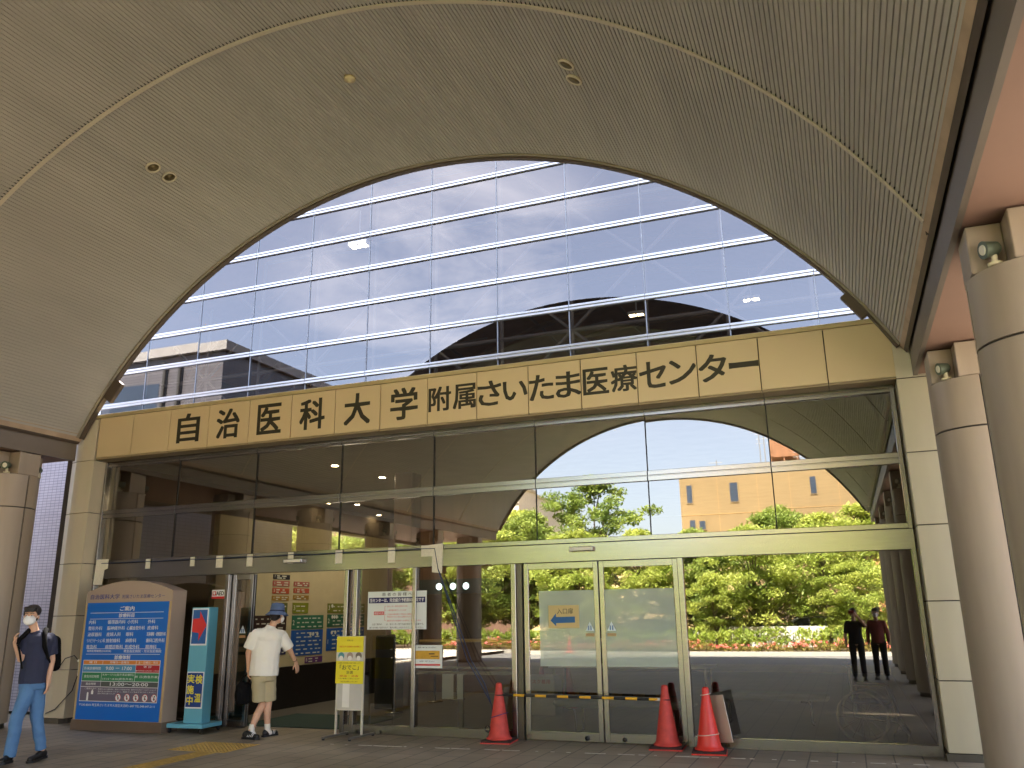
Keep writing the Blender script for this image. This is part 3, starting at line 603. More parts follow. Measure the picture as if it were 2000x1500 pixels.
for x, h in ((-5.6, 18.0), (-9.4, 14.8), (-5.2, 17.0), (-2.2, 15.6)):
    b.tube([(x, -64, 13.3), (x, -64, h)], .045, 5)
    for z in (h-.2, h-.6, h-1.0): b.tube([(x-.7, -64, z), (x+.5, -64, z)], .025, 5)
b.build('antenna', mat('grey antenna', (150, 150, 150), .5, .5), bt)
b = MB(); b.M = T
for z in (9.6,): b.box(-12.4, 16, -62, -61.97, z, z+.05)
for x in (-9.2, -5.9, -3.4, .4): b.box(x, x+.04, -62, -61.98, 0, 13.2)
b.build('joint_line', mat('wall joint', (180, 146, 96), .9), bt)
bt, T = building('cream_building', 'cream louvred block glimpsed between the mirrored left columns', -58, -27, -75, -60, 12.6, mat('cream louvre', (238, 222, 196), .8), [])
b = MB(); b.M = T
for i in range(9): b.box(-58, -27, -60.0, -59.9, 5.2+i*.85, 5.28+i*.85)
b.build('louvre_gap', mat('louvre shade', (120, 104, 88), .8), bt)
b = MB(); b.M = T; b.box(-58, -27, -59.98, -59.7, 0, 9.3); b.build('lower_storey', mat('brown storey', (128, 96, 78), .7, 0, .1, 1), bt)
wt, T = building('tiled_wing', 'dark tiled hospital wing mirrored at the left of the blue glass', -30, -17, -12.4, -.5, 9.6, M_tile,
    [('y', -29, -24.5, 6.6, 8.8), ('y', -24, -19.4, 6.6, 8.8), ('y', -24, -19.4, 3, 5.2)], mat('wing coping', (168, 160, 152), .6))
b = MB(); b.M = T
for x in (-24.25, -21.7, -19.2, -18.6): b.tube([(x, -.4, .2), (x, -.4, 9.4)], .06, 6)
b.build('downpipe', M_joint, wt)
bt, T = building('braced_building', 'orange brown block with diagonal braces between the mirrored right columns', 1.6, 15, -56, -46, 8.4, mat('orange brown wall', (196, 140, 92), .85, 0, .1, .6), [('y', 5, 7, 5, 6.6), ('y', 8, 10, 5, 6.6)])
b = MB(); b.M = T
for z in (2.6, 5.4):
    for i in range(5): x = 1.7+i*2.6; b.tube([(x, -45.9, z-2.5), (x+2.5, -45.9, z)], .07, 5); b.tube([(x, -45.9, z), (x, -45.9, z-2.6)], .09, 5)
    b.box(1.6, 15, -46, -45.85, z, z+.18)
b.build('brace', M_dark, bt)
bt, T = building('low_yellow_building', 'low pale yellow building with braces behind the mirrored trees', -24, -7, -60, -53, 5.2, mat('yellow wall', (226, 196, 140), .85, 0, .08, .6), [])
b = MB(); b.M = T
for i in range(6): x = -23.5+i*2.8; b.tube([(x, -52.9, 2.2), (x+1.4, -52.9, 4.8)], .08, 5); b.tube([(x+2.8, -52.9, 2.2), (x+1.4, -52.9, 4.8)], .08, 5)
b.build('brace', M_dark, bt)

# ---------------------------------------------------------------- vegetation
import numpy as np
def leaf_mat(name, c, c2, sp=.5):
    m = bpy.data.materials.new(name); m.use_nodes = True; n = m.node_tree; b = n.nodes['Principled BSDF']; out = n.nodes['Material Output']
    t = n.nodes.new('ShaderNodeTexCoord'); z = n.nodes.new('ShaderNodeTexNoise'); z.inputs['Scale'].default_value = sp; z.inputs['Detail'].default_value = 8
    n.links.new(t.outputs['Object'], z.inputs['Vector']); r = n.nodes.new('ShaderNodeValToRGB')
    r.color_ramp.elements[0].position = .35; r.color_ramp.elements[1].position = .68
    r.color_ramp.elements[0].color = (*lin(c), 1); r.color_ramp.elements[1].color = (*lin(c2), 1)
    n.links.new(z.outputs[0], r.inputs[0]); n.links.new(r.outputs[0], b.inputs['Base Color']); b.inputs['Roughness'].default_value = .5
    tr = n.nodes.new('ShaderNodeBsdfTranslucent'); n.links.new(r.outputs[0], tr.inputs[0]); mxx = n.nodes.new('ShaderNodeMixShader'); mxx.inputs[0].default_value = .45
    n.links.new(b.outputs[0], mxx.inputs[1]); n.links.new(tr.outputs[0], mxx.inputs[2]); n.links.new(mxx.outputs[0], out.inputs[0]); return m
M_leafA = leaf_mat('fresh green leaves', (140, 158, 66), (204, 208, 108)); M_leafB = leaf_mat('deep green leaves', (112, 136, 62), (172, 184, 92)); M_leafC = leaf_mat('hedge leaves', (122, 146, 56), (184, 194, 84), 1.2)
M_az = leaf_mat('azalea leaves', (128, 124, 52), (168, 150, 76), 2); M_bark = mat('grey brown bark', (92, 78, 62), .9, 0, .3, 6, .6, 30, stretch=(1, 1, .3))
M_flower = mat('pink azalea petals', (236, 124, 118), .6, 0, .15, 20)
def leaves(centres, per, spread, size, seed, flat=.55):
    r = np.random.default_rng(seed); c = np.repeat(np.asarray(centres), per, 0); n = len(c)
    d = r.normal(size=(n, 3)); d /= np.linalg.norm(d, axis=1)[:, None]; d *= (r.random(n)**.45)[:, None]*np.asarray(spread)
    p = c+d; a = r.random(n)*6.283; tilt = r.normal(0, flat, (n, 2)); s = size*(.6+.8*r.random(n))
    u = np.stack([np.cos(a), np.sin(a), tilt[:, 0]], 1); w = np.stack([-np.sin(a), np.cos(a), tilt[:, 1]], 1)
    u *= s[:, None]; w *= (s*.5)[:, None]
    v = np.stack([p-u, p-w*.9+u*.1, p+u, p+w*.9+u*.1], 1).reshape(-1, 3); f = np.arange(4*n).reshape(-1, 4); return v, f
def leaf_obj(name, v, f, m, parent=None):
    me = bpy.data.meshes.new(name); me.from_pydata(v.tolist(), [], f.tolist()); me.materials.append(m); o = bpy.data.objects.new(name, me); COL.objects.link(o)
    if parent: o.parent = parent
    return o
def make_tree(h, w, seed, m, trunk_h=1.8, n=70, per=150, ls=.108):
    r = random.Random(seed); t = thing('broadleaf_tree', 'x', 'tree', group='trees beyond the driveway')
    b = MB(); b.tube([(0, 0, -.2), (.05, .03, trunk_h*.6), (-.03, .05, trunk_h), (.06, 0, trunk_h+.35*(h-trunk_h)), (.02, .04, h*.8)], [.17, .14, .12, .08, .03], 8)
    tips = []
    for i in range(n):
        a = r.uniform(0, 6.283); zz = r.random(); z = trunk_h*.75+(h-trunk_h*.75)*zz
        prof = math.sin(math.pi*min(1, (zz*.86+.14)))**.7; rad = w*prof*(r.random()**.5)*r.uniform(.75, 1.12)
        tips.append((rad*math.cos(a), rad*math.sin(a), z+.15*rad))
    for i in range(0, n, 4):
        p = tips[i]; z0 = max(trunk_h*.8, p[2]-.9-.4*math.hypot(p[0], p[1])); b.tube([(0, 0, min(z0, h*.75)), (p[0]*.55, p[1]*.55, z0*.4+p[2]*.6-.1), p], [.06, .035, .012], 5)
    b.build('trunk', M_bark, t)
    v, f = leaves(tips, per, (.75, .75, .34), ls, seed); leaf_obj('crown', v, f, m, t); return t
tA = make_tree(6.9, 2.9, 11, M_leafA, 1.2, 84, 155); tB = make_tree(9.9, 4.3, 12, M_leafB, 2.6, 95, 180, .115); tC = make_tree(6.2, 3.1, 13, M_leafA, .9, 96, 155, .1); tD = make_tree(7.2, 3.0, 14, M_leafB, 1.3, 86, 155)
spots = [(tB, -14.2, -40.5, 1, 'tallest loose crowned tree mirrored beside the blue sky'), (tA, -1.0, -35.5, .9, 'bright green tree mirrored above the photographer'), (tC, -4.3, -33.8, .93, 'low fresh green tree mirrored right of the double doors'),
  (tD, -7.4, -36, .84, 'dark green tree mirrored in the right door leaf'), (tA, -10.3, -34.2, .84, 'yellow green tree mirrored above the arrow notice'), (tD, -17.5, -36.5, 1.05, 'dense tree mirrored left of the double doors'), (tC, -20.5, -34.5, 1.1, 'bushy tree mirrored behind the white notice'),
  (tA, -24, -37, 1, 'light tree mirrored behind the yellow stand'), (tA, 1.2, -40, 1.02, 'tree mirrored at the edge of the right columns'), (tD, -3.2, -42, 1.06, 'rounded treetop mirrored under the ochre wall'), (tC, -8.8, -44, 1.05, 'distant treetop mirrored at the foot of the ochre block'),
  (tC, -13.5, -33.6, .95, 'small tree mirrored in the left door leaf'), (tD, -29, -38, 1.1, 'tree standing behind the mirrored left columns'), (tA, -21, -44, 1.2, 'far tree mirrored above the guard rail'),
  (tD, -26.5, -33.6, 1.05, 'leafy tree mirrored behind the gold block paper'), (tC, -32.5, -34, 1.2, 'bushy tree mirrored at the open doorway'), (tA, -19, -40, 1.1, 'tall light tree mirrored right of the guard rail post'), (tD, -23, -41, 1.2, 'dark tree mirrored above the yellow stand'), (tC, .2, -32.8, .62, 'small leafy tree mirrored right behind the photographer'), (tA, -6.2, -32.2, .5, 'young tree mirrored right of the middle door post'), (tC, -11.8, -31.8, .5, 'young tree mirrored below the arrow notice')]
seen = set()
for (src, x, y, s, lab) in spots:
    o = src if src.name not in seen else copy_tree(src); seen.add(src.name)
    o.location = (x, y, .03); o.scale = (s, s, s); o.rotation_euler.z = (x*7.3) % 6.28; o['label'] = lab
r = random.Random(5)
cen = [(r.uniform(-40, 2.4), r.uniform(-30.4, -28.9), r.uniform(.25, .92+.05*math.sin(i))) for i in range(950)]
v, f = leaves(cen, 24, (.26, .26, .16), .07, 21, .8); hedge = thing('hedge', 'long clipped bright green hedge mirrored across the glass', 'hedge', (0, 0, 0)); leaf_obj('foliage', v, f, M_leafC, hedge)
b = MB()
for i in range(110): x = -39.8+i*.385; b.tube([(x, -29.6+.3*math.sin(i*3.1), 0), (x+.1, -29.6+.4*math.sin(i*1.7), .7)], .02, 5)
b.build('stems', M_bark, hedge)
def make_azalea(seed):
    r = random.Random(seed); t = thing('azalea_shrub', 'x', 'shrub', group='azalea shrubs in front of the hedge')
    cen = [(r.uniform(-.75, .75), r.uniform(-.42, .42), 0) for i in range(34)]; cen = [(x, y, r.uniform(.1, .44-.22*(x/.8)**2)) for x, y, _ in cen]
    v, f = leaves(cen, 26, (.2, .2, .12), .045, seed, .8); leaf_obj('foliage', v, f, M_az, t)
    cf = [(x, y+.06, z+.12) for x, y, z in cen if r.random() < .5]; v, f = leaves(cf, 12, (.16, .16, .07), .045, seed+1, .8); leaf_obj('blossom', v, f, M_flower, t); return t
az = [make_azalea(31), make_azalea(33)]
aw = ['first', 'second', 'third', 'fourth', 'fifth', 'sixth', 'seventh', 'eighth', 'ninth', 'tenth', 'eleventh', 'twelfth', 'thirteenth', 'fourteenth']
for i in range(14):
    o = az[i] if i < 2 else copy_tree(az[i % 2]); o.location = (1.6-i*1.62, -28.25+.1*math.sin(i*2.2), .03); o.scale = (1, 1, .85+.2*math.sin(i*1.3)); o['label'] = 'low pink flowering azalea before the hedge, %s from the right' % aw[i]
# ---------------------------------------------------------------- parked cars behind the hedge
def make_car(c, lab):
    t = thing('parked_car', lab, 'car', group='cars parked behind the hedge')
    prof = [(-2.1, .3), (2.1, .3), (2.15, .62), (2.0, .78), (1.15, .92), (.55, 1.38), (-1.2, 1.42), (-1.95, 1.0), (-2.15, .9)]
    b = MB(); b.prism([(x, z) for x, z in prof][::-1], 1, -.8, .8); body = b.build('body', mat('car paint %d' % c[0], c, .3, .2, .02, coat=.6), t)
    bv = body.modifiers.new('b', 'BEVEL'); bv.width = .09; bv.segments = 3; bv.limit_method = 'ANGLE'
    for s in (-1, 1):
        b = MB(); b.prism([(.95, .93), (.5, 1.32), (-1.12, 1.35), (-1.72, 1.0)], 1, s*.79, s*.812); b.build('window', M_win, t)
        for x in (-1.35, 1.35):
            b = MB(); b.lathe([(.0, -.1), (.3, -.1), (.32, -.07), (.32, .07), (.3, .1), (0, .1)], (x, s*.72, .32), 20, 'y'); w = b.build('wheel', M_black, t)
            b = MB(); b.lathe([(.0, 0), (.2, 0)], (x, s*.825, .32), 16, 'y'); b.build('rim', M_steel, w)
        b = MB(); b.box(2.08, 2.15, s*.62-.12, s*.62+.12, .6, .72); b.build('headlight', M_white, t)
    return t
for c, x, y, rz, lab in (((236, 236, 234), -1.2, -36.8, .05, 'white car parked behind the hedge right of the double doors'), ((234, 234, 236), -5.2, -36.6, .02, 'white car parked farther left behind the hedge'), ((36, 44, 58), -9.4, -35.2, .1, 'dark blue car parked behind the mirrored door leaf')):
    o = make_car(c, lab); o.location = (x, y, .03); o.rotation_euler.z = rz

t = thing('low_white_wall', 'long low white wall with a rail behind the hedge right of the doors', 'wall', (-3.2, -33.0, 0))
b = MB(); b.box(-2.4, 2.2, -.12, .12, .03, 1.02, .02); b.build('parapet', mat('sunlit white wall', (214, 212, 204), .8), t)
b = MB(); b.box(-2.4, 2.2, -.03, .03, 1.42, 1.46)
for i in range(7): b.tube([(-2.3+i*.74, 0, 1.01), (-2.3+i*.74, 0, 1.44)], .018, 6)
b.build('rail', M_steel, t)
# ---------------------------------------------------------------- traffic cones and bar
def cone(name, x, y, m, lab, rz=0):
    t = thing(name, lab, 'traffic cone', (x, y, G), rz, 'red traffic cones outside the glass')
    b = MB(); b.box(-.2, .2, -.2, .2, .012, .04, .008); b.k = 0; b.build('base', mat('dark rubber', (58, 34, 30), .8, 0, .2, 10), t)
    b = MB(); b.box(-.205, .205, -.205, .205, 0, .016, .003); b.build('base_rim', m, t)
    b = MB(); b.lathe([(.17, .04), (.17, .055), (.155, .065), (.142, .085), (.137, .11), (.05, .64), (.045, .66), (.042, .72), (.034, .74), (.02, .745), (.02, .70)], seg=40); b.build('body', m, t)
    return t
c1 = cone('traffic_cone', -4.5, -.27, M_redd, 'faded red cone carrying the left end of the striped bar', .1)
c2 = cone('traffic_cone', -2.27, -.22, M_redd, 'faded red cone at the right end of the striped bar', .05)
c3 = cone('traffic_cone', -1.73, -.42, M_red, 'glossy red cone with a white board hung on it', .12)
b = MB()
for k in range(6): b.lathe([(.135-.015*k, .12+.095*k), (.136-.015*k, .124+.095*k)], (-1.73, -.42, G), 32)
bar = thing('cone_bar', 'black and yellow striped bar resting between two faded cones', 'barrier bar', (-4.44, -.27, .61))
M_yel = mat('yellow bar plastic', (232, 176, 36), .4); N_ = 14; p0 = Vector((0, 0, 0)); p1 = Vector((2.12, .05, -.02))
for k in range(N_):
    b = MB(); b.tube([p0.lerp(p1, k/N_), p0.lerp(p1, (k+1)/N_)], .017, 10); b.build('stripe', M_yel if k % 2 else M_black, bar)
for q, s in ((p0, -1), (p1, 1)):
    b = MB(); ring = [(q.x+s*.055+.055*math.cos(a*math.pi/10), q.y+.055*math.sin(a*math.pi/10), q.z) for a in range(21)]; b.tube(ring, .009, 6, False); b.build('ring', M_black, bar)
b = MB(); b.tube([p1+Vector((-.07, 0, 0)), p1+Vector((-.01, 0, 0))], .018, 10); b.build('end_cap', M_white, bar)
bd = thing('hanging_board', 'translucent white board strapped to the glossy red cone', 'board', (-1.66, -.42, G))
b = MB(); b.M = Matrix.Translation((.045, .13, .37)) @ Matrix.Rotation(-.75, 4, 'Z') @ Matrix.Rotation(-.12, 4, 'Y') @ Matrix.Rotation(.1, 4, 'X'); b.box(-.17, .17, .0, .012, -.27, .27, .004); b.build('sheet', mat('white plastic sheet', (196, 186, 174), .5), bd)
for z, rr in ((.21, .128), (.66, .06)):
    b = MB(); ring = [(-.07+rr*math.cos(a*math.pi/12), rr*math.sin(a*math.pi/12), z+.012*math.cos(a*math.pi/12)) for a in range(25)]; b.tube(ring, .006, 5, False); b.build('strap', mat('pale strap', (222, 190, 176), .5), bd)
rc2 = cone('traffic_cone', -11.65, -25.6, M_red, 'distant red cone on the driveway mirrored in the left door leaf'); rc2['group'] = 'red cones on the driveway'

# ---------------------------------------------------------------- hospital information sign
SX0, SX1, SY0, SY1 = -11.45, -9.70, -.80, -.50
sg = thing('information_sign', 'blue hospital information board in a taupe frame with arched top', 'information sign', ((SX0+SX1)/2, SY0, G))
sc = (SX1-SX0)/1.75
T = Matrix.Translation((0, 0, 0)); HW = (SX1-SX0)/2
M_taupe = mat('taupe sign metal', (186, 168, 152), .4, .3, .03); M_tsid = mat('sign side metal', (120, 108, 90), .35, .5, .05)
top = [(HW*(1-2*i/24), 2.0+.19*math.sqrt(max(0, 1-(1-2*i/24)**2*.985))) for i in range(25)]
top = [(x, 2.06+.17*(1-(x/HW)**2)) for x, z in top]
b = MB(); b.prism([(-HW, .15), (HW, .15)]+top, 1, 0, SY1-SY0); b.build('cabinet', M_taupe, sg)
b = MB(); b.box(-HW-.02, HW+.02, -.02, SY1-SY0+.02, 0, .15, .004); b.build('plinth', mat('plinth metal', (116, 100, 86), .5, .2), sg)
PX0, PX1, PZ0, PZ1 = -HW+.045, HW-.05, .155, 1.9
b = MB(); b.box(PX0, PX1, -.006, -.001, PZ0, PZ1); pan = b.build('face_panel', mat('sign blue', (16, 108, 206), .35, 0, .03), sg)
for x0, x1 in ((-HW+.003, PX0-.006), (PX1+.006, HW-.003)): b = MB(); b.box(x0, x1, -.012, -.001, .155, 1.9, .003); b.build('side_trim', mat('trim champagne', (198, 172, 128), .4, .3), sg)
M_wt = mat('white sign text', (236, 238, 240), .5, 0, .01); Fz = face_at(-.0075)
lettering([('自治医科大学', PX0+.04, 1.955, .075, .6, 'l', .02), ('附属さいたま医療センター', PX0+.7, 1.955, .062, .85, 'l', .005)], 'header_text', mat('violet text', (74, 78, 140), .5), sg, face_at(-.002))
L = [('ご案内', 0, 1.755, .085, .29, 'c', .02), ('診療科目', 0, 1.595, .075, .31, 'c', .02)]
rows = [('内科', '循環器内科', '小児科', '外科'), ('整形外科', '脳神経外科', '心臓血管外科', '皮膚科'), ('泌尿器科', '産婦人科', '眼科', '耳鼻咽喉・頭頸部外科'), ('リハビリテーション科', '放射線科', '麻酔科', '歯科口腔外科'), ('救急科', '病理診断科', '形成外科', '精神科')]
wd = {2: .145, 3: .215, 4: .29, 5: .36, 6: .36, 10: .37}
for i, rw in enumerate(rows):
    for j, s in enumerate(rw): L.append((s, PX0+.07+(.0, .39, .79, 1.2)[j], 1.42-.138*i, .075, wd.get(len(s), .36), 'l', .012))
L += [('保険医療機関(0304048)', PX0+.09, .73, .05, .5, 'l', .005), ('救急指定病院・労災指定病院', PX1-.07, .745, .055, .74, 'r', .01), ('診療体制', 0, .585, .075, .31, 'c', .02)]
# the sheet below the list
TX0, TX1 = PX0+.05, PX1-.07
L += [('〒330-8503 埼玉県さいたま市大宮区天沼町1-847 TEL.048-647-2111', (PX0+PX1)/2-.02, -.0, .05, 1.5, 'c', .006)]
SH = .0
def zt(f): return PZ0+(PZ1-PZ0)*f                       # fraction of the panel height from below
# heights measured on the photograph as fractions of the panel
fr = {'ご案内': .925, '診療科目': .868, '診療体制': .508}
L2 = []
for (s, x, y, h, w, a, bo) in L:
    if s in fr: y = zt(fr[s])
    elif s.startswith('保険') or s.startswith('救急指定'): y = zt(.566)
    elif s.startswith('〒'): y = zt(.112)
    else:
        for i, rw in enumerate(rows):
            if s in rw: y = zt(.812-.0535*i)
    L2.append((s, x, y, h*.8 if s not in fr else h*.82, w, a, bo))
lettering(L2, 'white_text', M_wt, pan, Fz)
b = MB()
for f in (.908, .855, .596, .55): b.box(PX0+.08, PX1-.09, -.0085, -.0065, zt(f), zt(f)+.006)
b.build('rule', M_wt, pan)
CX = [TX0, TX0+.4, TX0+1.07, TX1]
def cell(x0, x1, f0, f1, c, nm): b = MB(); b.box(x0+.004, x1-.004, -.0095, -.0075, zt(f0)+.004, zt(f1)-.004); b.build('table_cell', mat(nm, c, .4, 0, .02), pan)
b = MB(); b.box(TX0-.004, TX1+.004, -.0075, -.0062, zt(.152), zt(.502)); b.build('table_border', M_wt, pan)
for i in range(3): cell(CX[i], CX[i+1], .463, .5, (222, 138, 66), 'table orange')
cell(CX[0], CX[2], .397, .463, (84, 152, 196), 'table sky'); cell(CX[2], CX[3], .397, .463, (178, 36, 48), 'table red')
for i in range(3): cell(CX[i], CX[i+1], .322, .397, (54, 138, 92), 'table green')
cell(CX[0], CX[1], .275, .322, (104, 98, 116), 'table violet'); cell(CX[1], CX[3], .275, .322, (84, 88, 88), 'table grey'); cell(CX[0], CX[3], .155, .275, (112, 104, 124), 'table mauve')
cm = [(CX[i]+CX[i+1])/2 for i in range(3)]
L3 = [('曜 日', cm[0], zt(.473), .034, .15, 'c', .01), ('月曜日〜金曜日', cm[1], zt(.473), .034, .38, 'c', .01), ('土・日曜日・祝日', cm[2], zt(.473), .034, .38, 'c', .01), ('外来診療時間', cm[0], zt(.418), .045, .34, 'c', .015), ('9:00 ー 17:00', cm[1], zt(.418), .05, .52, 'c', .02),
  ('休 診', cm[2], zt(.437), .036, .16, 'c', .01), ('●年末年始12月29日〜1月3日', cm[2], zt(.408), .02, .45, 'c', 0), ('救急対応時間', cm[0], zt(.35), .042, .3, 'c', .01), ('8:30〜17:15(各外来診療科)', cm[1], zt(.366), .04, .62, 'c', .005), ('17:15〜8:30(救急外来)', cm[1], zt(.33), .04, .6, 'c', .005),
  ('終 日(救急外来)', cm[2], zt(.35), .042, .46, 'c', .01), ('面会時間', cm[0], zt(.289), .036, .2, 'c', .01), ('13:00〜20:00', (CX[1]+CX[3])/2, zt(.286), .048, .75, 'c', .02),
  ('ご面会の方へ', CX[0]+.09, zt(.253), .026, .24, 'l', 0), ('病院内における感染防止、患者さんの安全のため、面会される方はナースステーションで', CX[0]+.36, zt(.251), .02, 1.15, 'l', 0), ('受付をお済ませください。面会バッジを必ずおつけください。', CX[0]+.36, zt(.232), .02, 1.15, 'l', 0), ('皆様のご協力をお願いいたします。', CX[0]+.36, zt(.214), .02, .36, 'l', 0)]
lettering(L3, 'table_text', M_wt, pan, face_at(-.0105))
for i in range(5):
    x = CX[0]+.78+i*.175; z = zt(.19); b = MB(); b.lathe([(0, 0), (.055, 0)], (x, -.0103, z), 20, 'y'); o = b.build('prohibition_mark', M_wt, pan)
    b = MB(); b.lathe([(.051, 0), (.058, 0), (.058, .001), (.051, .001)], (x, -.0112, z), 24, 'y', cap=False); b.M = Matrix.Translation((x, -.0112, z)) @ Matrix.Rotation(.78, 4, 'Y'); b.box(-.05, .05, -.001, .0, -.003, .003); b.build('red_ring', mat('sign red', (196, 32, 40), .5), o)
    b = MB(); b.box(x-.009, x+.009, -.0108, -.0104, z-.03, z+.008); b.lathe([(0, 0), (.012, 0)], (x+.004*(i-2), -.0106, z+.024), 10, 'y'); b.box(x-.022, x+.022, -.0108, -.0104, z-.005-.004*i, z-.004*i); b.build('pictogram', M_black, o)
b = MB(); b.lathe([(0, 0), (.018, 0)], (CX[0]+.16, -.0106, zt(.219)), 12, 'y'); b.box(CX[0]+.142, CX[0]+.178, -.0108, -.0104, zt(.16), zt(.212)); b.build('pictogram', M_wt, pan)
b = MB(); b.lathe([(0, 0), (.014, 0)], (CX[0]+.25, -.0106, zt(.244)), 12, 'y'); b.box(CX[0]+.228, CX[0]+.272, -.0108, -.0104, zt(.212), zt(.24)); b.build('pictogram', M_wt, pan)
# ---------------------------------------------------------------- temperature-check totem
tt = thing('totem_sign', 'slim light blue totem on casters with a red arrow panel', 'totem sign', (-9.36, -.5, G), .06)
TS = Matrix.Translation((.06, 0, 0))
M_tq = mat('turquoise totem paint', (104, 178, 202), .45, 0, .03)
b = MB(); b.box(-.33, .30, -.2, .28, .07, .13, .006); b.build('base', M_tq, tt)
for x in (-.29, .26):
    for y in (-.17, .25):
        b = MB(); b.lathe([(.0, -.012), (.03, -.012), (.03, .012), (0, .012)], (x, y, .03), 14, 'x'); b.box(x-.018, x+.018, y-.02, y+.02, .045, .07); b.build('caster', M_black, tt)
b = MB(); b.box(-.10, .22, -.12, .09, .13, 1.80, .006); b.build('column_body', M_tq, tt)
b = MB(); b.M = TS; b.box(-.145, .145, -.126, -.121, 1.24, 1.785); o = b.build('arrow_panel', M_wt, tt)
b = MB(); b.M = TS; b.box(-.128, .128, -.130, -.127, 1.265, 1.765); b.build('blue_field', mat('totem blue', (38, 96, 168), .45), o)
b = MB(); b.M = TS; b.prism([(-.125, 1.44), (.0, 1.42), (.0, 1.31), (.13, 1.535), (.0, 1.74), (.0, 1.64), (-.125, 1.63)], 1, -.1335, -.1305); b.build('arrow', mat('totem red', (216, 50, 50), .45), o)
b = MB(); b.M = TS; b.box(-.15, .15, -.126, -.121, .34, .86); o = b.build('text_panel', M_wt, tt)
b = MB(); b.M = TS; b.box(-.137, .137, -.130, -.127, .36, .845); b.build('blue_field', mat('totem navy', (22, 62, 138), .45), o)
M_ty = mat('yellow text', (240, 226, 60), .5)
lettering([('検', .07, .69, .125, .12, 'c', .02), ('温', .07, .43, .12, .11, 'c', .02), ('実', -.07, .70, .12, .12, 'c', .02), ('施', -.07, .545, .125, .12, 'c', .02), ('中', -.07, .39, .125, .11, 'c', .02)], 'text', M_ty, o, TS @ face_at(-.1312))

# ---------------------------------------------------------------- notices
M_paper = mat('white notice paper', (226, 234, 232), .6, 0, .01); M_ink = mat('black ink', (40, 44, 46), .7); M_navy = mat('navy ink', (26, 30, 92), .6); M_rink = mat('red ink', (206, 84, 80), .6)
def notice(name, lab, x0, x1, z0, z1, y=-.012, m=M_paper):
    t = thing(name, lab, 'notice', ((x0+x1)/2, y, (z0+z1)/2)); b = MB(); b.box(-(x1-x0)/2, (x1-x0)/2, -.003, .003, -(z1-z0)/2, (z1-z0)/2); b.build('sheet', m, t); return t
t = notice('notice', 'large white notice with navy headline taped on the glass', -6.71, -5.73, 1.46, 2.005)
b = MB(); b.box(-.47, .47, -.005, -.0035, .105, .185); o = b.build('headline_bar', M_navy, t)
lettering([('患 者 の 皆 様 へ', 0, .205, .05, .5, 'c', .006)], 'title_text', M_ink, t, face_at(-.0042)); lettering([('当センターは、完全紹介予約制の病院です', 0, .118, .056, .9, 'c', .02)], 'headline_text', M_wt, o, face_at(-.0056))
b = MB(); b.box(-.38, -.21, -.005, -.0035, -.065, -.015); o = b.build('red_tag', M_rink, t); lettering([('初診の方', -.295, -.057, .034, .15, 'c', .015)], 'tag_text', M_wt, o, face_at(-.0056))
b = MB(); b.box(-.2, -.196, -.0045, -.0035, -.145, .06)
for z in (.058, 0, -.06, -.145): b.box(-.2, -.175, -.0045, -.0035, z, z+.003)
b.build('bracket_line', M_rink, t)
lettering([('当センター受診が初めての方', -.16, .045, .024, .34, 'l', .006), ('一度診療が終了している方', -.16, -.012, .024, .32, 'l', .006), ('ご自身の都合等で予約日に来院せず', -.16, -.07, .024, .45, 'l', .006), ('予約日から6ヶ月以上経過された方', -.16, -.105, .024, .42, 'l', .006), ('通院中以外の診療科への受診をご希望される方', -.16, -.16, .024, .56, 'l', .006)], 'red_text', M_rink, t, face_at(-.0042))
lettering([('上記ご案内の        は、当センター宛ての紹介状と予約が必要です。', .02, -.212, .028, .86, 'c', .004), ('紹介状の無い初診の方のご案内は致しかねますので、ご了承ください。', 0, -.258, .026, .9, 'c', .004)], 'black_text', M_ink, t, face_at(-.0042))
t = notice('notice', 'white paper with a gold block low on the glass beside the mullion', -5.95, -5.47, .925, 1.24)
b = MB(); b.box(-.2, .2, -.005, -.0035, -.035, .08); b.build('gold_block', mat('gold print', (206, 162, 58), .6, 0, .12, 20), t)
b = MB(); b.box(-.21, .21, -.005, -.0035, -.125, -.1); b.build('red_bar', M_rink, t)
lettering([('発熱・咳のある方は受付に', 0, .115, .02, .3, 'c', 0), ('お申し出ください', 0, -.075, .02, .24, 'c', 0)], 'text', M_ink, t, face_at(-.0042))
b = MB(); b.box(.03, .12, -.0065, -.0052, .03, .045); b.box(.06, .18, -.0065, -.0052, .0, .01); b.build('dark_mark', M_ink, t)
t = notice('arrow_notice', 'beige notice with a blue arrow pointing left inside the door glass', -3.85, -3.415, 1.46, 1.76, -.03, mat('beige notice', (206, 186, 128), .6))
b = MB(); b.prism([(-.19, -.05), (-.11, -.125), (-.11, -.085), (.16, -.08), (.16, .0), (-.11, -.005), (-.11, .045)], 1, -.0055, -.0035); b.build('arrow', mat('arrow blue', (24, 92, 150), .5), t)
lettering([('入口扉', .02, .035, .075, .23, 'c', .004)], 'text', M_ink, t, face_at(-.0042))
for x0, x1, lab in ((-5.6, -5.42, 'blank white sheet left of the guard rail post'), (-5.36, -5.27, 'narrow white sheet right of the guard rail post')):
    t = thing('blank_sheet', lab, 'paper sheet', ((x0+x1)/2, .26, .66)); b = MB(); b.box(-(x1-x0)/2, (x1-x0)/2, -.002, .002, -.17, .17); b.build('sheet', M_paper, t)
t = thing('defibrillator_sign', 'small red and white AED sign behind the glass beside the totem', 'sign', (-9.47, -.03, 2.03))
b = MB(); b.box(-.135, .135, -.004, .004, -.07, .07); b.build('plate', M_wt, t); b = MB(); b.box(-.135, .135, -.007, -.0045, -.07, -.035); b.box(-.12, -.05, -.007, -.0045, -.02, .045); b.build('red_field', mat('aed red', (206, 44, 44), .5), t)
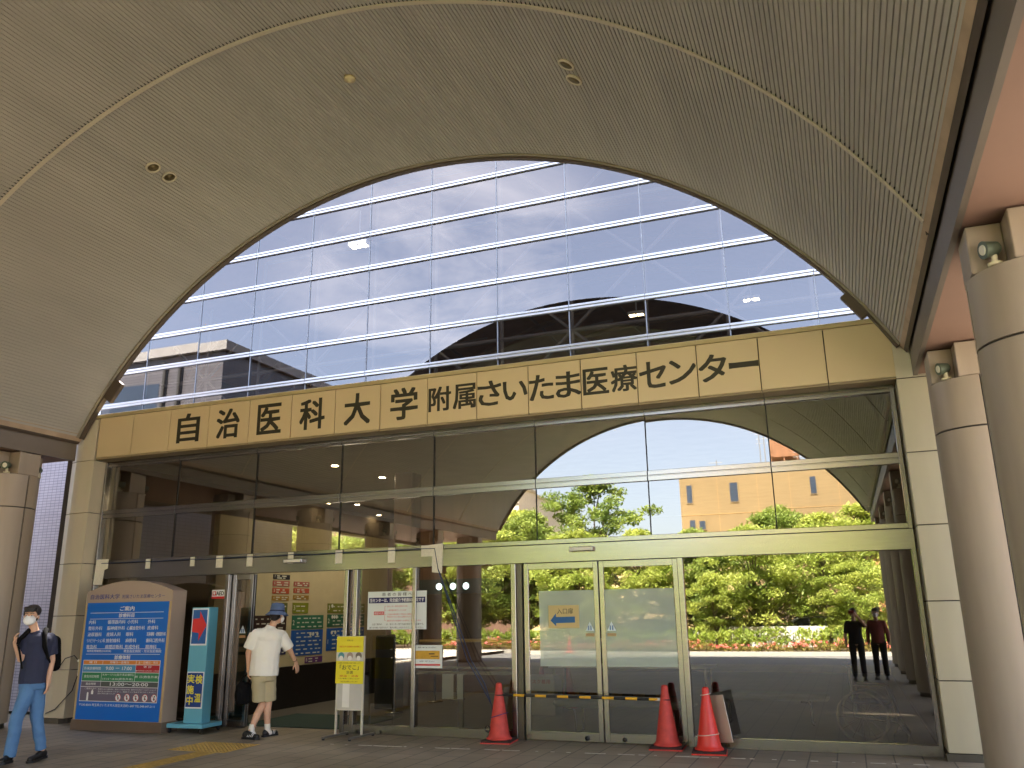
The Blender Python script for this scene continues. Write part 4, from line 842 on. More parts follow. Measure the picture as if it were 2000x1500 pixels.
lettering([('AED', .03, -.018, .062, .15, 'c', .03)], 'text', M_ink, t, face_at(-.0062))
b = MB(); b.lathe([(0, 0), (.014, 0)], (-.095, -.0078, .022), 12, 'y'); b.lathe([(0, 0), (.014, 0)], (-.075, -.0078, .022), 12, 'y'); b.prism([(-.109, .018), (-.085, -.014), (-.061, .018)], 1, -.0082, -.0076); b.build('heart', M_wt, t)
for x, y, lab in ((-3.27, -.026, 'triangular warning sticker on the left door leaf'), (-2.97, -.026, 'triangular warning sticker on the right door leaf'), (-9.0, .03, 'triangular warning sticker on the open sliding door')):
    t = thing('warning_sticker', lab, 'sticker', (x, y, 1.47), group='triangular stickers on the doors'); b = MB(); b.prism([(-.06, -.05), (.06, -.05), (0, .07)], 1, -.002, .002); b.build('triangle', mat('pale sticker', (206, 220, 224), .5), t)
    b = MB(); b.box(-.025, -.008, -.004, -.0025, -.04, .0); b.box(.008, .025, -.004, -.0025, -.04, .0); b.lathe([(0, 0), (.01, 0)], (-.016, -.003, .01), 8, 'y'); b.lathe([(0, 0), (.01, 0)], (.016, -.003, .01), 8, 'y'); b.build('pictogram', mat('sticker blue', (70, 110, 160), .5), t)
    b = MB(); b.box(-.06, .06, -.002, .002, -.12, -.08); b.build('caption_strip', mat('caption', (170, 140, 96), .5), t)
# yellow poster stand
st = thing('poster_stand', 'white metal stand with a yellow masked faces poster', 'poster stand', (-6.70, -.45, G), .04)
b = MB()
for x in (-.205, .205): b.box(x-.014, x+.014, -.012, .012, .04, 1.36)
b.box(-.2, .2, -.012, .012, 1.345, 1.36); b.box(-.2, .2, -.012, .012, .36, .38); b.build('frame', mat('stand metal', (210, 206, 196), .35, .4), st)
for x in (-.205, .205):
    b = MB(); b.M = Matrix.Translation((x, 0, .03)) @ Matrix.Rotation(-.1, 4, 'Z'); b.box(-.02, .02, -.3, .3, -.012, .014, .004); f = b.build('foot', mat('foot grey', (120, 116, 108), .4, .5), st)
    for y in (-.28, .28): b = MB(); b.M = Matrix.Translation((x+.1*y, y, 0)); b.lathe([(.02, 0), (.02, .02)], seg=10); b.build('rubber_pad', M_black, f)
b = MB(); b.box(-.19, .19, -.016, -.012, .38, .72); b.build('back_panel', mat('grey panel', (196, 194, 186), .5, 0, .05, 6), st)
b = MB(); b.box(-.11, .0, -.019, -.0165, .40, .72); b.build('paper_strip', M_white, st)
M_pyel = mat('poster yellow', (232, 220, 46), .5, 0, .03)
b = MB(); b.M = Matrix.Translation((-.01, -.022, 0)); b.box(-.215, .215, -.003, .0, 1.14, 1.355); b.M = b.M @ Matrix.Rotation(.012, 4, 'Y'); b.box(-.225, .215, -.005, -.0, .715, 1.02); p = b.build('poster_sheet', M_pyel, st)
b = MB(); b.M = Matrix.Translation((-.01, -.022, 0)); b.box(-.215, .215, -.0035, .0, 1.021, 1.139); b.build('photo_strip', mat('photo grey', (206, 204, 196), .5), st)
for x, c in ((-.145, (88, 150, 158)), (-.005, (168, 152, 140)), (.135, (120, 112, 100))):
    b = MB(); b.M = Matrix.Translation((x, -.027, 1.08)); b.lathe([(0, 0), (.05, 0)], (0, 0, .01), 18, 'y'); f = b.build('printed_face', mat('print %d' % c[0], c, .6, 0, .2, 30), st)
    b = MB(); b.M = Matrix.Translation((x, -.0285, 1.06)); b.lathe([(0, 0), (.033, 0)], (0, 0, 0), 14, 'y'); b.build('printed_mask', M_white, f)
lettering([('「おでこ」', -.01, .90, .07, .3, 'c', .012), ('計測', -.0, .845, .045, .1, 'c', .01), ('入館前に手指消毒と検温をお願いします', -.01, .985, .018, .36, 'c', 0), ('マスク着用にご協力ください', -.01, .775, .018, .34, 'c', 0), ('ご協力をお願いいたします', -.01, .735, .018, .28, 'c', 0), ('お知らせ', -.01, 1.29, .025, .1, 'c', 0)], 'black_text', M_ink, p, face_at(-.0285))
lettering([('検温・消毒', -.01, .805, .028, .3, 'c', .008), ('来院される皆様へのお願い', -.01, 1.205, .025, .34, 'c', .006)], 'red_text', mat('poster red', (206, 96, 36), .6), p, face_at(-.0285))
# tape patches, cable
M_tape = mat('white cloth tape', (226, 222, 204), .7, 0, .08, 30, .2, 60)
for i, (x, w, h, lab) in enumerate(((-10.97, .1, .14, 'second'), (-10.03, .09, .13, 'third'), (-9.48, .13, .17, 'fourth'), (-8.88, .11, .17, 'fifth'), (-8.1, .1, .15, 'sixth'), (-7.22, .12, .18, 'seventh'), (-6.3, .12, .2, 'eighth'))):
    b = MB(); b.box(-w/2, w/2, -.004, .0, -h, .02); o = b.build('tape_patch', M_tape); o.location = (x, -.063, 2.62); tag(o, 'white tape patch on the transom, %s of the row from the left' % lab, 'tape', 'white tape patches on the transom')
for x, lab, pts in ((-12.0, 'large bent white tape patch at the left end of the transom', [(-.14, -.38), (.06, -.38), (.08, -.13), (.15, -.11), (.15, .05), (-.12, .05)]), (-5.6, 'large stepped white tape patch where the blue cable drops', [(-.1, .03), (.16, .05), (.14, -.38), (-.02, -.36), (-.02, -.13), (-.2, -.13), (-.2, .03)])):
    b = MB(); b.prism(pts[::-1] if x < -6 else pts, 1, -.006, 0); o = b.build('tape_patch', M_tape); o.location = (x, -.063, 2.62); tag(o, lab, 'tape', 'white tape patches on the transom')
b = MB(); b.tube([(-12.0, -.068, 2.6)]+[(-11.5+i*.35, -.066, 2.60+.008*math.sin(i*2.1)) for i in range(17)]+[(-5.58, -.07, 2.6), (-5.52, -.07, 2.3)], .007, 5)
for dx in (0, .03): b.tube([(-5.52, -.07, 2.3), (-5.3+dx, -.1, 1.75), (-5.02+dx*2, -.16, 1.05), (-4.8+dx*2, -.2, .75), (-4.62, -.24, .48), (-4.57, -.3, .3)], .008, 6)
tag(b.build('cable', mat('blue cable', (34, 50, 84), .5)), 'thin dark blue cable from the taped transom down to the cone', 'cable')
t = thing('cable_coil', 'coil of dark wire and violet cord tied around the left faded cone', 'wire', (-4.5, -.27, G))
b = MB(); b.tube([(.12*math.cos(a*math.pi/12), .12*math.sin(a*math.pi/12), .335+.035*math.cos(a*math.pi/12)) for a in range(25)], .006, 5, False); b.build('cord', mat('violet cord', (72, 56, 104), .6), t)
b = MB(); b.tube([(-.13+.035*math.cos(a*.7), -.1+.006*a*.2, .17+.04*math.sin(a*.7)) for a in range(28)], .005, 5); b.build('coil', M_black, t)
b = MB(); b.tube([(-12.4, -.33, .9), (-12.15, -.45, 1.05), (-11.9, -.5, 1.1), (-11.75, -.5, .98)], .008, 6); b.tube([(-11.75, -.5, .9), (-11.95, -.42, .55), (-12.35, -.35, .25), (-12.55, -.35, .18)], .008, 6)
tag(b.build('power_cord', M_black), 'black power cord looping from the sign to the left pier', 'cord')
b = MB(); b.box(-.05, .05, -.03, .03, -.12, .1, .01); b.box(-.08, .08, -.035, .035, .1, .14, .01); o = b.build('plug_box', M_white); o.location = (-11.72, -.5, .9); tag(o, 'white plug box taped to the left edge of the blue sign', 'plug')
# ---------------------------------------------------------------- people (view frame: x = picture right, y = away, z = up)
def cone_prim(b, p0, r0, p1, r1, seg=14, flat=False):
    p0, p1 = Vector(p0), Vector(p1); d = (p1-p0).normalized(); up = Vector((0, 0, 1)) if abs(d.z) < .9 else Vector((0, 1, 0))
    u = d.cross(up).normalized(); w = u.cross(d).normalized(); rings = []
    r0t = r0 if isinstance(r0, tuple) else (r0, r0); r1t = r1 if isinstance(r1, tuple) else (r1, r1)
    if flat: rings = [(p0, r0t, 1), (p1, r1t, 1)]
    else:
        for k in range(5): a = k/4*math.pi/2; rings.append((p0-d*min(r0t)*math.cos(a), r0t, max(.02, math.sin(a))))
        for k in range(5): a = k/4*math.pi/2; rings.append((p1+d*min(r1t)*math.sin(a), r1t, max(.02, math.cos(a))))
    v = []; f = []
    for (c, r, s) in rings:
        for j in range(seg): a = 2*math.pi*j/seg; v.append(c+u*math.cos(a)*r[0]*s+w*math.sin(a)*r[1]*s)
    n = len(rings)
    for i in range(n-1):
        for j in range(seg): f.append((i*seg+j, (i+1)*seg+j, (i+1)*seg+(j+1) % seg, i*seg+(j+1) % seg))
    f += [tuple(range(seg)), tuple((n-1)*seg+j for j in range(seg-1, -1, -1))]
    b._add(v, f)
def ell_prim(b, c, r, rot=(0, 0, 0), seg=18):
    M = Matrix.Translation(c) @ Euler(rot).to_matrix().to_4x4(); v = []; f = []; nr = 10
    for i in range(nr+1):
        t = max(.02, min(math.pi-.02, math.pi*i/nr))
        for j in range(seg): a = 2*math.pi*j/seg; v.append(M @ Vector((r[0]*math.sin(t)*math.cos(a), r[1]*math.sin(t)*math.sin(a), r[2]*math.cos(t))))
    for i in range(nr):
        for j in range(seg): f.append((i*seg+j, (i+1)*seg+j, (i+1)*seg+(j+1) % seg, i*seg+(j+1) % seg))
    f += [tuple(range(seg-1, -1, -1)), tuple(nr*seg+j for j in range(seg))]
    b._add(v, f)
def organic(name, prims, m, parent, vox=.007, it=4, wr=0):
    b = MB()
    for p in prims:
        if p[0] == 'c': cone_prim(b, *p[1:])
        elif p[0] == 'f': cone_prim(b, *p[1:], flat=True)
        elif p[0] == 'e': ell_prim(b, *p[1:])
    o = b.build(name, m); r = o.modifiers.new('r', 'REMESH'); r.mode = 'VOXEL'; r.voxel_size = vox
    s = o.modifiers.new('s', 'SMOOTH'); s.factor = .5; s.iterations = it
    dg = bpy.context.evaluated_depsgraph_get(); me = bpy.data.meshes.new_from_object(o.evaluated_get(dg)); old = o.data; o.modifiers.clear(); o.data = me; bpy.data.meshes.remove(old)
    if wr:
        from mathutils import noise
        for v in me.vertices:
            c = v.co; q = noise.noise(Vector((c.x*9+c.z*5, c.y*9, c.z*11-c.x*6)))+.5*noise.noise(Vector((c.x*22, c.y*22, c.z*15+3)))
            v.co = c+v.normal*q*wr
    me.polygons.foreach_set('use_smooth', [True]*len(me.polygons)); me.materials.clear(); me.materials.append(m); o.parent = parent; return o
M_skin = mat('light skin', (212, 168, 138), .5, 0, .05, 12, .05, 60); M_hair = mat('black hair', (30, 24, 22), .5, 0, .3, 40, .5, 90, stretch=(1, 1, .3))
M_maskw = mat('white face mask', (240, 240, 238), .7, 0, .02, 20)
def hand(w, d, palm_n, s=1, curl=.5, thumb=1):
    """wrist point, pointing direction, palm normal -> prims with palm, four bent fingers and thumb"""
    w, d, n = Vector(w), Vector(d).normalized(), Vector(palm_n).normalized(); side = d.cross(n).normalized()*thumb; P = []
    P.append(('c', w, (.026*s, .02*s), w+d*.03*s, (.03*s, .017*s)))
    for k in (-1.5, -.5, .5, 1.5):
        P.append(('c', w+d*.02*s+side*k*.012*s, .013*s, w+d*.085*s+side*k*.018*s, .0115*s))
    for k, l in ((1.5, .072), (.5, .082), (-.5, .077), (-1.5, .06)):
        a = w+d*.088*s+side*k*.0185*s; q = a; dd = d.copy()
        for j, fr in enumerate((.45, .32, .23)):
            ang = curl*(.5+.5*j); d2 = (d*math.cos(ang)+n*math.sin(ang)).normalized(); e = q+d2*l*fr*s; P.append(('c', q, (.0088-.0008*j)*s, e, (.008-.0008*j)*s)); q = e
    a = w+d*.03*s+side*.026*s; e = a+(d*.6+side*.7+n*.2).normalized()*.04*s; P.append(('c', a, .012*s, e, .01*s)); P.append(('c', e, .0098*s, e+(d*.9+side*.25+n*.25).normalized()*.032*s, .008*s)); return P
def head_prims(c, f, s=1):
    """skull, jaw, nose, brow and ears; c = head centre, f = facing direction (horizontal)"""
    c, f = Vector(c), Vector(f).normalized(); sd = Vector((f.y, -f.x, 0)); z = Vector((0, 0, 1)); yaw = math.atan2(f.y, f.x)-math.pi/2; E = (0, 0, yaw)
    return [('e', c+z*.03*s-f*.012*s, (.076*s, .094*s, .092*s), E), ('e', c-z*.045*s+f*.024*s, (.058*s, .064*s, .072*s), E), ('e', c-z*.088*s+f*.05*s, (.03*s, .028*s, .026*s), E),
        ('c', c+z*.008*s+f*.088*s, .008*s, c-z*.03*s+f*.104*s, .013*s), ('e', c-z*.062*s+f*.084*s, (.022*s, .009*s, .008*s), E), ('e', c+z*.025*s+f*.082*s, (.05*s, .012*s, .01*s), E),
        ('e', c+sd*.078*s-z*.01*s-f*.01*s, (.01*s, .02*s, .032*s), E), ('e', c-sd*.078*s-z*.01*s-f*.01*s, (.01*s, .02*s, .032*s), E)]
def eyes(c, f, parent, s=1):
    c, f = Vector(c), Vector(f).normalized(); sd = Vector((f.y, -f.x, 0)); z = Vector((0, 0, 1))
    for k in (-1, 1):
        b = MB(); ell_prim(b, c+sd*k*.032*s+z*.004*s+f*.079*s, (.013*s, .013*s, .007*s), (0, 0, 0), 10); o = b.build('eye', mat('eye white', (225, 220, 212), .3), parent)
        b = MB(); ell_prim(b, c+sd*k*.032*s+z*.004*s+f*.088*s, (.0062*s, .0062*s, .0062*s), (0, 0, 0), 8); b.build('iris', mat('dark iris', (34, 24, 20), .2), o)
        b = MB(); b.tube([c+sd*k*.014*s+z*.028*s+f*.09*s, c+sd*k*.034*s+z*.034*s+f*.086*s, c+sd*k*.052*s+z*.027*s+f*.076*s], [.004*s, .005*s, .003*s], 6); b.build('eyebrow', M_hair, parent)
def face_mask(c, f, parent, s=1):
    c, f = Vector(c), Vector(f).normalized(); yaw = math.atan2(f.y, f.x)-math.pi/2; sd = Vector((f.y, -f.x, 0)); z = Vector((0, 0, 1))
    o = organic('face_mask', [('e', c-z*.05*s+f*.048*s, (.07*s, .066*s, .06*s), (0, 0, yaw)), ('e', c-z*.032*s+f*.085*s, (.034*s, .036*s, .034*s), (0, 0, yaw)), ('e', c-z*.075*s+f*.07*s, (.045*s, .04*s, .035*s), (0, 0, yaw))], M_maskw, parent, .006, 3)
    b = MB()
    for k in (-1, 1): b = MB(); b.tube([c-z*.025*s+f*.05*s+sd*k*.068*s, c+z*.01*s+f*.0*s+sd*k*.086*s, c-z*.02*s-f*.02*s+sd*k*.088*s, c-z*.075*s+f*.03*s+sd*k*.066*s], .002*s, 5); b.build('ear_loop', M_maskw, o)
    return o
def shoe(name, heel, toe, m, parent, sole=None, h=.085, wdt=.045):
    heel, toe = Vector(heel), Vector(toe); d = (toe-heel); l = d.length; d.normalize()
    o = organic(name, [('e', heel+d*.05+Vector((0, 0, .05)), (wdt*.85, .055, h*.62), (0, 0, math.atan2(d.y, d.x)-math.pi/2)), ('c', heel+d*.06+Vector((0, 0, .045)), wdt*.8, toe-d*.045+Vector((0, 0, .035)), wdt*.78),
        ('c', heel+d*.07+Vector((0, 0, .075)), .036, heel+d*.15+Vector((0, 0, .05)), .034)], m, parent, .006, 3)
    b = MB(); yaw = math.atan2(d.y, d.x); b.M = Matrix.Translation(heel+d*l*.5) @ Matrix.Rotation(yaw, 4, 'Z')
    pts = [(-l/2, -.03), (-l/2+.03, -.042), (l*.1, -.042), (l*.35, -.048), (l/2-.02, -.035), (l/2, 0), (l/2-.02, .035), (l*.35, .048), (l*.1, .042), (-l/2+.03, .042), (-l/2, .03)]
    tilt = math.atan2((toe-heel).z, l); b.M = b.M @ Matrix.Rotation(-tilt, 4, 'Y'); b.prism(pts, 2, -.004, .022); b.build('sole', sole or M_black, o); return o

# --- man in white t-shirt and blue bucket hat, walking in, seen from behind
mw = thing('person', 'man in blue bucket hat, white t-shirt and beige shorts carrying a black bag', 'person', (-7.95, -.8, G), math.atan2(.6015, .7989))
hd = Vector((.17, .02, 1.67)); fw = Vector((.62, .72, -.1))
hipL, hipR = (-.04, .0, .86), (.10, .06, .86); knL, knR = (.045, .10, .46), (.11, .12, .47); anL, anR = (-.105, -.06, .11), (.12, .10, .10)
body = [('c', hipL, .085, knL, .055), ('c', knL, .056, (-.03, .0, .32), .055), ('c', (-.03, .0, .32), .055, anL, .036), ('c', hipR, .085, knR, .055), ('c', knR, .054, (.10, .09, .32), .054), ('c', (.10, .09, .32), .054, anR, .036),
  ('c', anL, .036, (-.08, -.04, .06), .036), ('c', anR, .036, (.15, .13, .05), .036), ('e', (.03, .03, .95), (.15, .11, .14)), ('c', (.03, .03, .95), (.14, .1), (.05, .02, 1.38), (.17, .1)), ('c', (.06, .02, 1.42), .055, (.13, .03, 1.58), .05),
  ('c', (-.11, -.02, 1.38), .045, (.21, .05, 1.36), .045),
  ('c', (-.14, -.02, 1.38), .045, (-.21, .02, 1.15), .04), ('c', (-.21, .02, 1.15), .039, (-.195, .06, .93), .027), ('c', (.23, .05, 1.36), .045, (.37, .10, 1.17), .04), ('c', (.37, .10, 1.17), .039, (.465, .2, 1.0), .026)]
body += hand((-.195, .065, .92), (.02, .0, -1), (1, .1, 0), 1, 1.0, 1) + hand((.467, .205, .995), (.28, .12, -.9), (-.6, .8, -.1), 1.02, .45, -1) + head_prims(hd, fw, 1.0)
organic('body', body, M_skin, mw, .0062, 3)
M_tee = mat('white t-shirt cotton', (240, 238, 226), .85, 0, .02, 4, .35, 9)
organic('t_shirt', [('f', (.02, .02, .83), (.205, .15), (.03, .02, 1.15), (.2, .14)), ('f', (.03, .02, 1.14), (.2, .14), (.045, .02, 1.33), (.215, .13)), ('c', (-.11, -.02, 1.40), .085, (.22, .05, 1.385), .085), ('e', (.045, .0, 1.37), (.21, .125, .13)),
  ('f', (.06, .02, 1.44), .085, (.085, .02, 1.52), .068), ('f', (-.13, -.02, 1.40), .088, (-.212, .0, 1.205), .076), ('f', (.22, .05, 1.39), .092, (.355, .09, 1.19), .08)], M_tee, mw, .008, 4, .007)
M_short = mat('beige shorts cotton', (182, 172, 138), .85, 0, .05, 6, .3, 14)
organic('shorts', [('f', (.02, .02, .92), (.165, .12), (.02, .03, .76), (.175, .125)), ('f', (-.045, .0, .84), .105, (-.02, .06, .485), .098), ('f', (.09, .05, .84), .108, (.115, .10, .485), .1)], M_short, mw, .008, 4, .006)
M_sock = mat('white socks', (232, 230, 222), .9, 0, .03, 10, .3, 60); organic('sock', [('f', (-.09, -.045, .19), .042, (-.1, -.055, .1), .043), ('c', (-.1, -.055, .1), .042, (-.07, -.05, .06), .038)], M_sock, mw, .006, 2)
organic('sock', [('f', (.112, .095, .18), .042, (.12, .1, .1), .043), ('c', (.12, .1, .1), .042, (.15, .12, .05), .036)], M_sock, mw, .006, 2)
M_shoe = mat('black trainer', (24, 24, 26), .45, 0, .1, 12); M_stripe = mat('pale shoe stripe', (224, 222, 216), .5)
for hl, to in (((-.21, -.03, .01), (.02, -.20, .0)), ((.06, .06, .0), (.27, .24, .0))):
    s = shoe('shoe', hl, to, M_shoe, mw); hl, to = Vector(hl), Vector(to); d = (to-hl).normalized(); sd = Vector((d.y, -d.x, 0)); b = MB()
    for k in range(4):
        p = hl+d*(.1+.026*k)+sd*.034; b.tube([p+Vector((0, 0, .028))+sd*.004, p+d*.012-sd*.004+Vector((0, 0, .058)), p+d*.026-sd*.022+Vector((0, 0, .082))], .0045, 5)
    b.build('stripe', M_stripe, s)
yaw = math.atan2(fw.y, fw.x)-math.pi/2
organic('hair', [('e', hd+Vector((-.03, -.03, .01)), (.084, .092, .085), (0, 0, yaw)), ('e', hd+Vector((-.045, -.05, -.045)), (.062, .05, .04), (0, 0, yaw))], M_hair, mw, .007, 2)
M_hat = mat('faded blue denim hat', (92, 112, 148), .9, 0, .12, 14, .5, 60); b = MB(); b.M = Matrix.Translation(hd+Vector((-.01, -.012, .045))) @ Matrix.Rotation(yaw, 4, 'Z') @ Matrix.Rotation(-.08, 4, 'X')
b.lathe([(.0, .128), (.05, .126), (.086, .112), (.096, .085), (.106, .012), (.112, 0), (.168, -.048), (.166, -.053), (.108, -.01), (.1, .0)], seg=36); h = b.build('bucket_hat', M_hat, mw)
b = MB(); b.M = Matrix.Translation(hd+Vector((-.01, -.012, .045))) @ Matrix.Rotation(yaw, 4, 'Z') @ Matrix.Rotation(-.08, 4, 'X'); b.lathe([(.1055, .022), (.109, .018), (.111, .006), (.11, .003)], seg=36); b.build('hat_band', mat('navy hat band', (44, 54, 84), .8), h)
face_mask(hd, fw, mw, .98)
b = MB(); b.M = Matrix.Translation((.455, .19, 1.02)) @ Vector((.4, .4, -.8)).to_track_quat('Z', 'Y').to_matrix().to_4x4(); b.lathe([(.027, -.004), (.031, -.004), (.031, .004), (.027, .004)], seg=20, cap=False); b.build('bracelet', mat('dark bracelet', (52, 38, 34), .6), mw)
bg_ = thing('shoulder_bag', 'soft black bag hanging from the hand of the man in white', 'bag', (-7.95, -.8, G), math.atan2(.6015, .7989))
M_bag = mat('black nylon', (13, 13, 14), .9, 0, .2, 8, .4, 30, .15)
organic('pouch', [('c', (-.27, .02, .70), (.075, .06), (-.265, .02, .5), (.085, .065)), ('c', (-.2, .05, .70), (.06, .05), (-.21, .05, .5), (.07, .055)), ('e', (-.3, .0, .58), (.06, .07, .12))], M_bag, bg_, .008, 4)
b = MB(); b.tube([(-.3, .02, .74), (-.22, .07, .845), (-.19, .07, .85), (-.17, .07, .74)], .011, 6); b.build('handle', M_bag, bg_)

# --- man with backpack walking out, on the left
mb = thing('person', 'man in navy t-shirt and blue jeans wearing a white mask and black backpack', 'person', (-9.363, -3.374, G), math.atan2(.7608, .6490))
hb = Vector((-.115, .0, 1.695)); fb = Vector((-.30, -.95, -.02))
body = [('c', (-.02, .02, .9), .09, (-.14, -.06, .5), .058), ('c', (-.135, -.06, .5), .05, (-.14, -.03, .3), .042), ('c', (-.14, -.03, .3), .042, (-.15, -.02, .1), .036), ('c', (.05, .05, .9), .09, (.09, .06, .5), .056), ('c', (.09, .06, .5), .056, (.18, .1, .13), .038),
  ('e', (.0, .02, .97), (.14, .11, .13)), ('c', (.0, .02, 1.0), (.135, .1), (.0, .02, 1.4), (.15, .1)), ('c', (-.03, .02, 1.42), .054, (-.09, .01, 1.6), .05), ('c', (-.13, .0, 1.40), .042, (.12, .06, 1.385), .042),
  ('c', (-.14, .0, 1.40), .042, (-.17, -.05, 1.19), .038), ('c', (-.17, -.05, 1.19), .037, (-.245, -.12, 1.36), .026), ('c', (.13, .05, 1.385), .042, (.17, .04, 1.16), .039), ('c', (.17, .04, 1.16), .038, (.16, -.02, .94), .027)]
body += hand((-.25, -.125, 1.37), (-.1, -.05, .75), (.85, .1, .35), .9, 1.25, -1) + hand((.16, -.022, .93), (.02, -.05, -1), (-.9, .3, 0), 1, .55, 1) + head_prims(hb, fb, 1.02)
organic('body', body, M_skin, mb, .0062, 3); eyes(hb, fb, mb, 1.02); face_mask(hb, fb, mb, 1.02)
yb = math.atan2(fb.y, fb.x)-math.pi/2; sdb = Vector((fb.y, -fb.x, 0)).normalized(); fbn = fb.normalized()
organic('hair', [('e', hb+Vector((.012, .03, .055)), (.092, .104, .085), (0, 0, yb)), ('e', hb+fbn*.055+Vector((0, 0, .085)), (.075, .045, .035), (0, 0, yb)), ('e', hb-fbn*.055+Vector((0, 0, -.01)), (.078, .05, .08), (0, 0, yb)), ('e', hb+sdb*.078+Vector((.0, .01, .035)), (.014, .036, .042), (0, 0, yb)), ('e', hb-sdb*.078+Vector((.0, .01, .035)), (.014, .036, .042), (0, 0, yb))]
  + [('c', hb+fbn*.075+sdb*k*.018+Vector((0, 0, .095)), .02, hb+fbn*.092+sdb*k*.017+Vector((0, 0, .05)), .006) for k in (-3, -2, -1, 0, 1, 2, 3)], M_hair, mb, .006, 2)
M_nav = mat('navy t-shirt cotton', (46, 50, 72), .9, 0, .06, 5, .3, 12)
organic('t_shirt', [('f', (-.01, .02, .9), (.158, .125), (-.01, .02, 1.18), (.158, .12)), ('f', (-.01, .02, 1.17), (.158, .12), (-.005, .02, 1.38), (.17, .115)), ('c', (-.125, .0, 1.42), .08, (.12, .05, 1.41), .08), ('e', (-.005, .02, 1.38), (.175, .12, .12)), ('f', (-.03, .02, 1.44), .075, (-.05, .015, 1.515), .062),
  ('f', (-.14, .0, 1.43), .07, (-.17, -.02, 1.24), .062), ('f', (.13, .05, 1.42), .074, (.168, .042, 1.22), .066)], M_nav, mb, .008, 4, .006)
M_jean = mat('blue denim', (84, 124, 168), .85, 0, .12, 5, .4, 16)
organic('jeans', [('f', (-.005, .02, .96), (.15, .12), (.0, .03, .84), (.155, .12)), ('c', (-.04, .01, .86), .1, (-.125, -.06, .52), .072), ('c', (-.13, -.06, .52), .076, (-.135, -.03, .3), .07), ('f', (-.135, -.03, .33), .072, (-.15, -.02, .085), .066), ('c', (.05, .05, .86), .1, (.085, .06, .5), .072), ('f', (.085, .06, .5), .072, (.175, .1, .13), .06)], M_jean, mb, .008, 4, .007)
M_clog = mat('black clog', (22, 21, 21), .5, 0, .1, 8); shoe('shoe', (-.13, .05, .02), (-.24, -.20, .03), M_clog, mb); shoe('shoe', (.235, .16, .03), (.04, -.06, .0), M_clog, mb)
bp_ = thing('backpack', 'black backpack on the back of the man in navy', 'backpack', (-9.363, -3.374, G), math.atan2(.7608, .6490))
organic('pack', [('c', (.15, .17, 1.38), (.1, .08), (.17, .19, 1.12), (.11, .1)), ('c', (.10, .2, 1.40), (.1, .08), (.12, .22, 1.1), (.12, .1)), ('c', (.2, .18, 1.18), (.07, .06), (.21, .18, 1.08), (.07, .06))], M_bag, bp_, .009, 4)
for p in ([(.08, .13, 1.51), (.06, .0, 1.53), (.055, -.085, 1.45), (.07, -.10, 1.33), (.12, -.06, 1.2), (.16, .05, 1.1)], [(-.06, .13, 1.49), (-.12, .0, 1.525), (-.17, -.075, 1.46), (-.21, -.12, 1.42), (-.22, -.14, 1.36)]):
    b = MB(); b.tube(p, [.026, .03, .028, .026, .018, .014][:len(p)], 8); b.build('strap', M_bag, bp_)
b = MB(); b.tube([(-.22, -.14, 1.36), (-.19, -.14, 1.28), (-.15, -.13, 1.12), (-.14, -.13, 1.08)], .012, 6); b.build('webbing', M_bag, bp_)

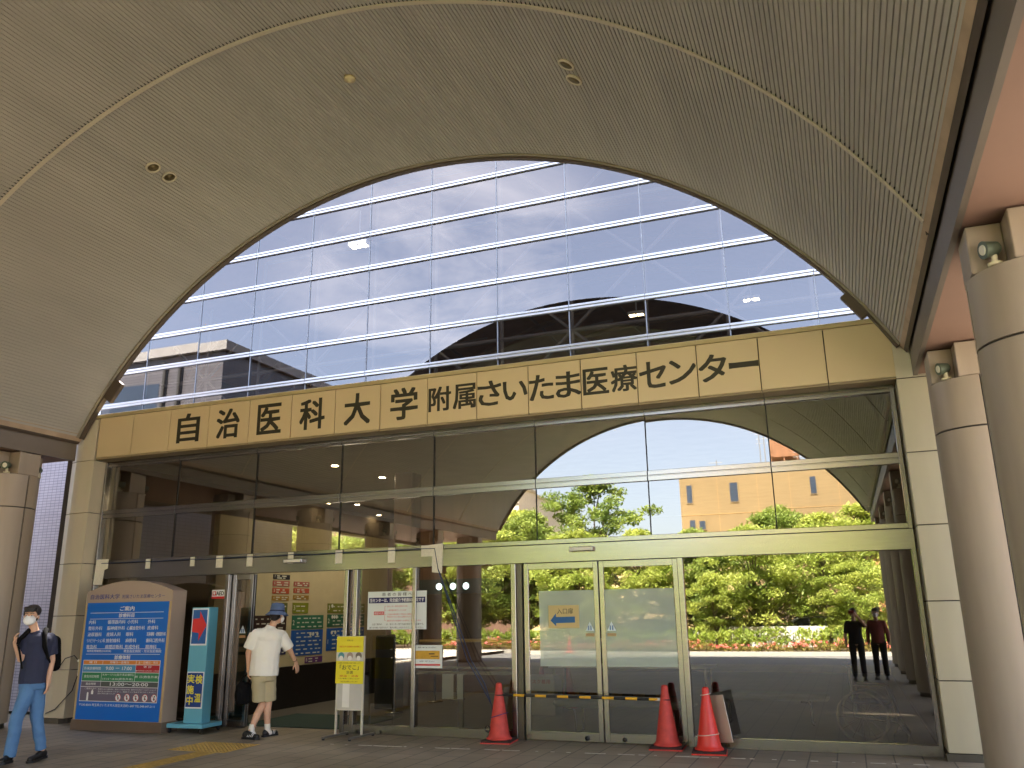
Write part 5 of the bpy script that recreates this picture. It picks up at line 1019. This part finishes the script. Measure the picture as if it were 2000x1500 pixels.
# --- photographer and companion behind the camera, mirrored in the glass (frame: facing +y)
def standing(name, x, y, rz, lab, top, trou, skin_arm, arms, hat=False):
    t = thing('person', lab, 'person', (x, y, G), rz); hd = Vector((0, .0, 1.58)); f = Vector((0, 1, 0))
    body = [('c', (-.09, 0, .88), .085, (-.1, .02, .48), .055), ('c', (-.1, .02, .48), .055, (-.11, 0, .1), .036), ('c', (.09, 0, .88), .085, (.1, .02, .48), .055), ('c', (.1, .02, .48), .055, (.11, 0, .1), .036), ('e', (0, 0, .92), (.15, .11, .13)), ('c', (0, 0, .95), (.13, .1), (0, 0, 1.3), (.16, .1)),
      ('c', (0, 0, 1.34), .05, (0, .01, 1.5), .048), ('c', (-.15, 0, 1.34), .05, (.15, 0, 1.34), .05)]
    for (e, w, d, n, c, th) in arms:
        s = (-.17 if e[0] < 0 else .17, 0, 1.34); body += [('c', s, .046, e, .038), ('c', e, .037, w, .026)]+hand(w, d, n, .95, c, th)
    body += head_prims(hd, f, .98); organic('body', body, M_skin, t, .007, 3)
    pr = [('f', (0, 0, .86), (.17, .13), (0, 0, 1.15), (.16, .12)), ('f', (0, 0, 1.14), (.16, .12), (0, 0, 1.32), (.18, .11)), ('c', (-.14, 0, 1.34), .065, (.14, 0, 1.34), .065), ('e', (0, 0, 1.32), (.17, .1, .08))]
    for (e, w, *_r) in arms:
        s = Vector((-.16 if e[0] < 0 else .16, 0, 1.34)); pr.append(('c', s, .066, s.lerp(Vector(e), .75), .058))
        if skin_arm: pr += [('c', s.lerp(Vector(e), .75), .056, e, .05), ('c', e, .05, Vector(e).lerp(Vector(w), .85), .04)]
    organic('shirt', pr, top, t, .009, 4)
    organic('trousers', [('f', (0, 0, .95), (.16, .12), (0, 0, .84), (.165, .12)), ('c', (-.09, 0, .86), .095, (-.1, .02, .48), .072), ('f', (-.1, .02, .48), .072, (-.11, 0, .08), .06), ('c', (.09, 0, .86), .095, (.1, .02, .48), .072), ('f', (.1, .02, .48), .072, (.11, 0, .08), .06)], trou, t, .009, 4)
    organic('hair', [('e', hd+Vector((0, -.02, .05)), (.086, .098, .082)), ('e', hd+Vector((0, -.045, -.02)), (.08, .055, .09)), ('e', hd+Vector((0, .06, .085)), (.065, .035, .03))], M_hair, t, .008, 2)
    eyes(hd, f, t, .98)
    for s in (-1, 1): shoe('shoe', (s*.11, -.07, 0), (s*.13, .19, 0), M_shoe, t)
    return t, hd, f
M_blk = mat('black t-shirt', (26, 26, 28), .9, 0, .1); M_trs = mat('dark trousers', (30, 30, 34), .85, 0, .1); M_rose = mat('dusty red blouse', (136, 70, 66), .85, 0, .08)
pt, ph, pf = standing('photographer', .10, -11.98, .0, 'photographer in black mirrored in the glass, raising a red phone', M_blk, M_trs, False, [((.25, .2, 1.28), (.03, .50, 1.585), (-.6, .35, .55), (-.5, -.2, -.6), .9, 1), ((-.23, -.02, 1.08), (-.24, .06, .84), (0, .05, -1), (1, 0, 0), .5, -1)])
phn = thing('phone', 'red cased phone held up by the mirrored photographer', 'phone', (0, -11.36, 1.65)); phn.rotation_euler = cam.rotation_euler
b = MB(); b.box(-.02, .13, -.055, .02, .006, .016, .003); b.build('case', mat('red phone case', (150, 24, 22), .4), phn)
b = MB(); b.box(-.015, .125, -.05, .015, .0165, .018); b.build('screen', mat('phone screen', (20, 22, 26), .1), phn)
organic('daypack', [('c', (.0, -.19, 1.3), (.13, .07), (.0, -.2, 1.05), (.14, .08))], M_bag, None, .01, 3)
o = COL.objects[-1] if False else bpy.data.objects['daypack']; o.location = (.10, -11.98, G); tag(o, 'dark day pack on the back of the mirrored photographer', 'backpack')
wt2, wh, wf = standing('companion', .62, -12.35, .15, 'woman in dusty red blouse and white mask mirrored beside the photographer', M_rose, M_trs, True, [((-.23, -.02, 1.08), (-.22, .08, .86), (0, .05, -1), (1, 0, 0), .5, -1), ((.23, -.02, 1.08), (.24, .06, .86), (0, .05, -1), (-1, 0, 0), .5, 1)])
face_mask(wh, wf, wt2, .96)
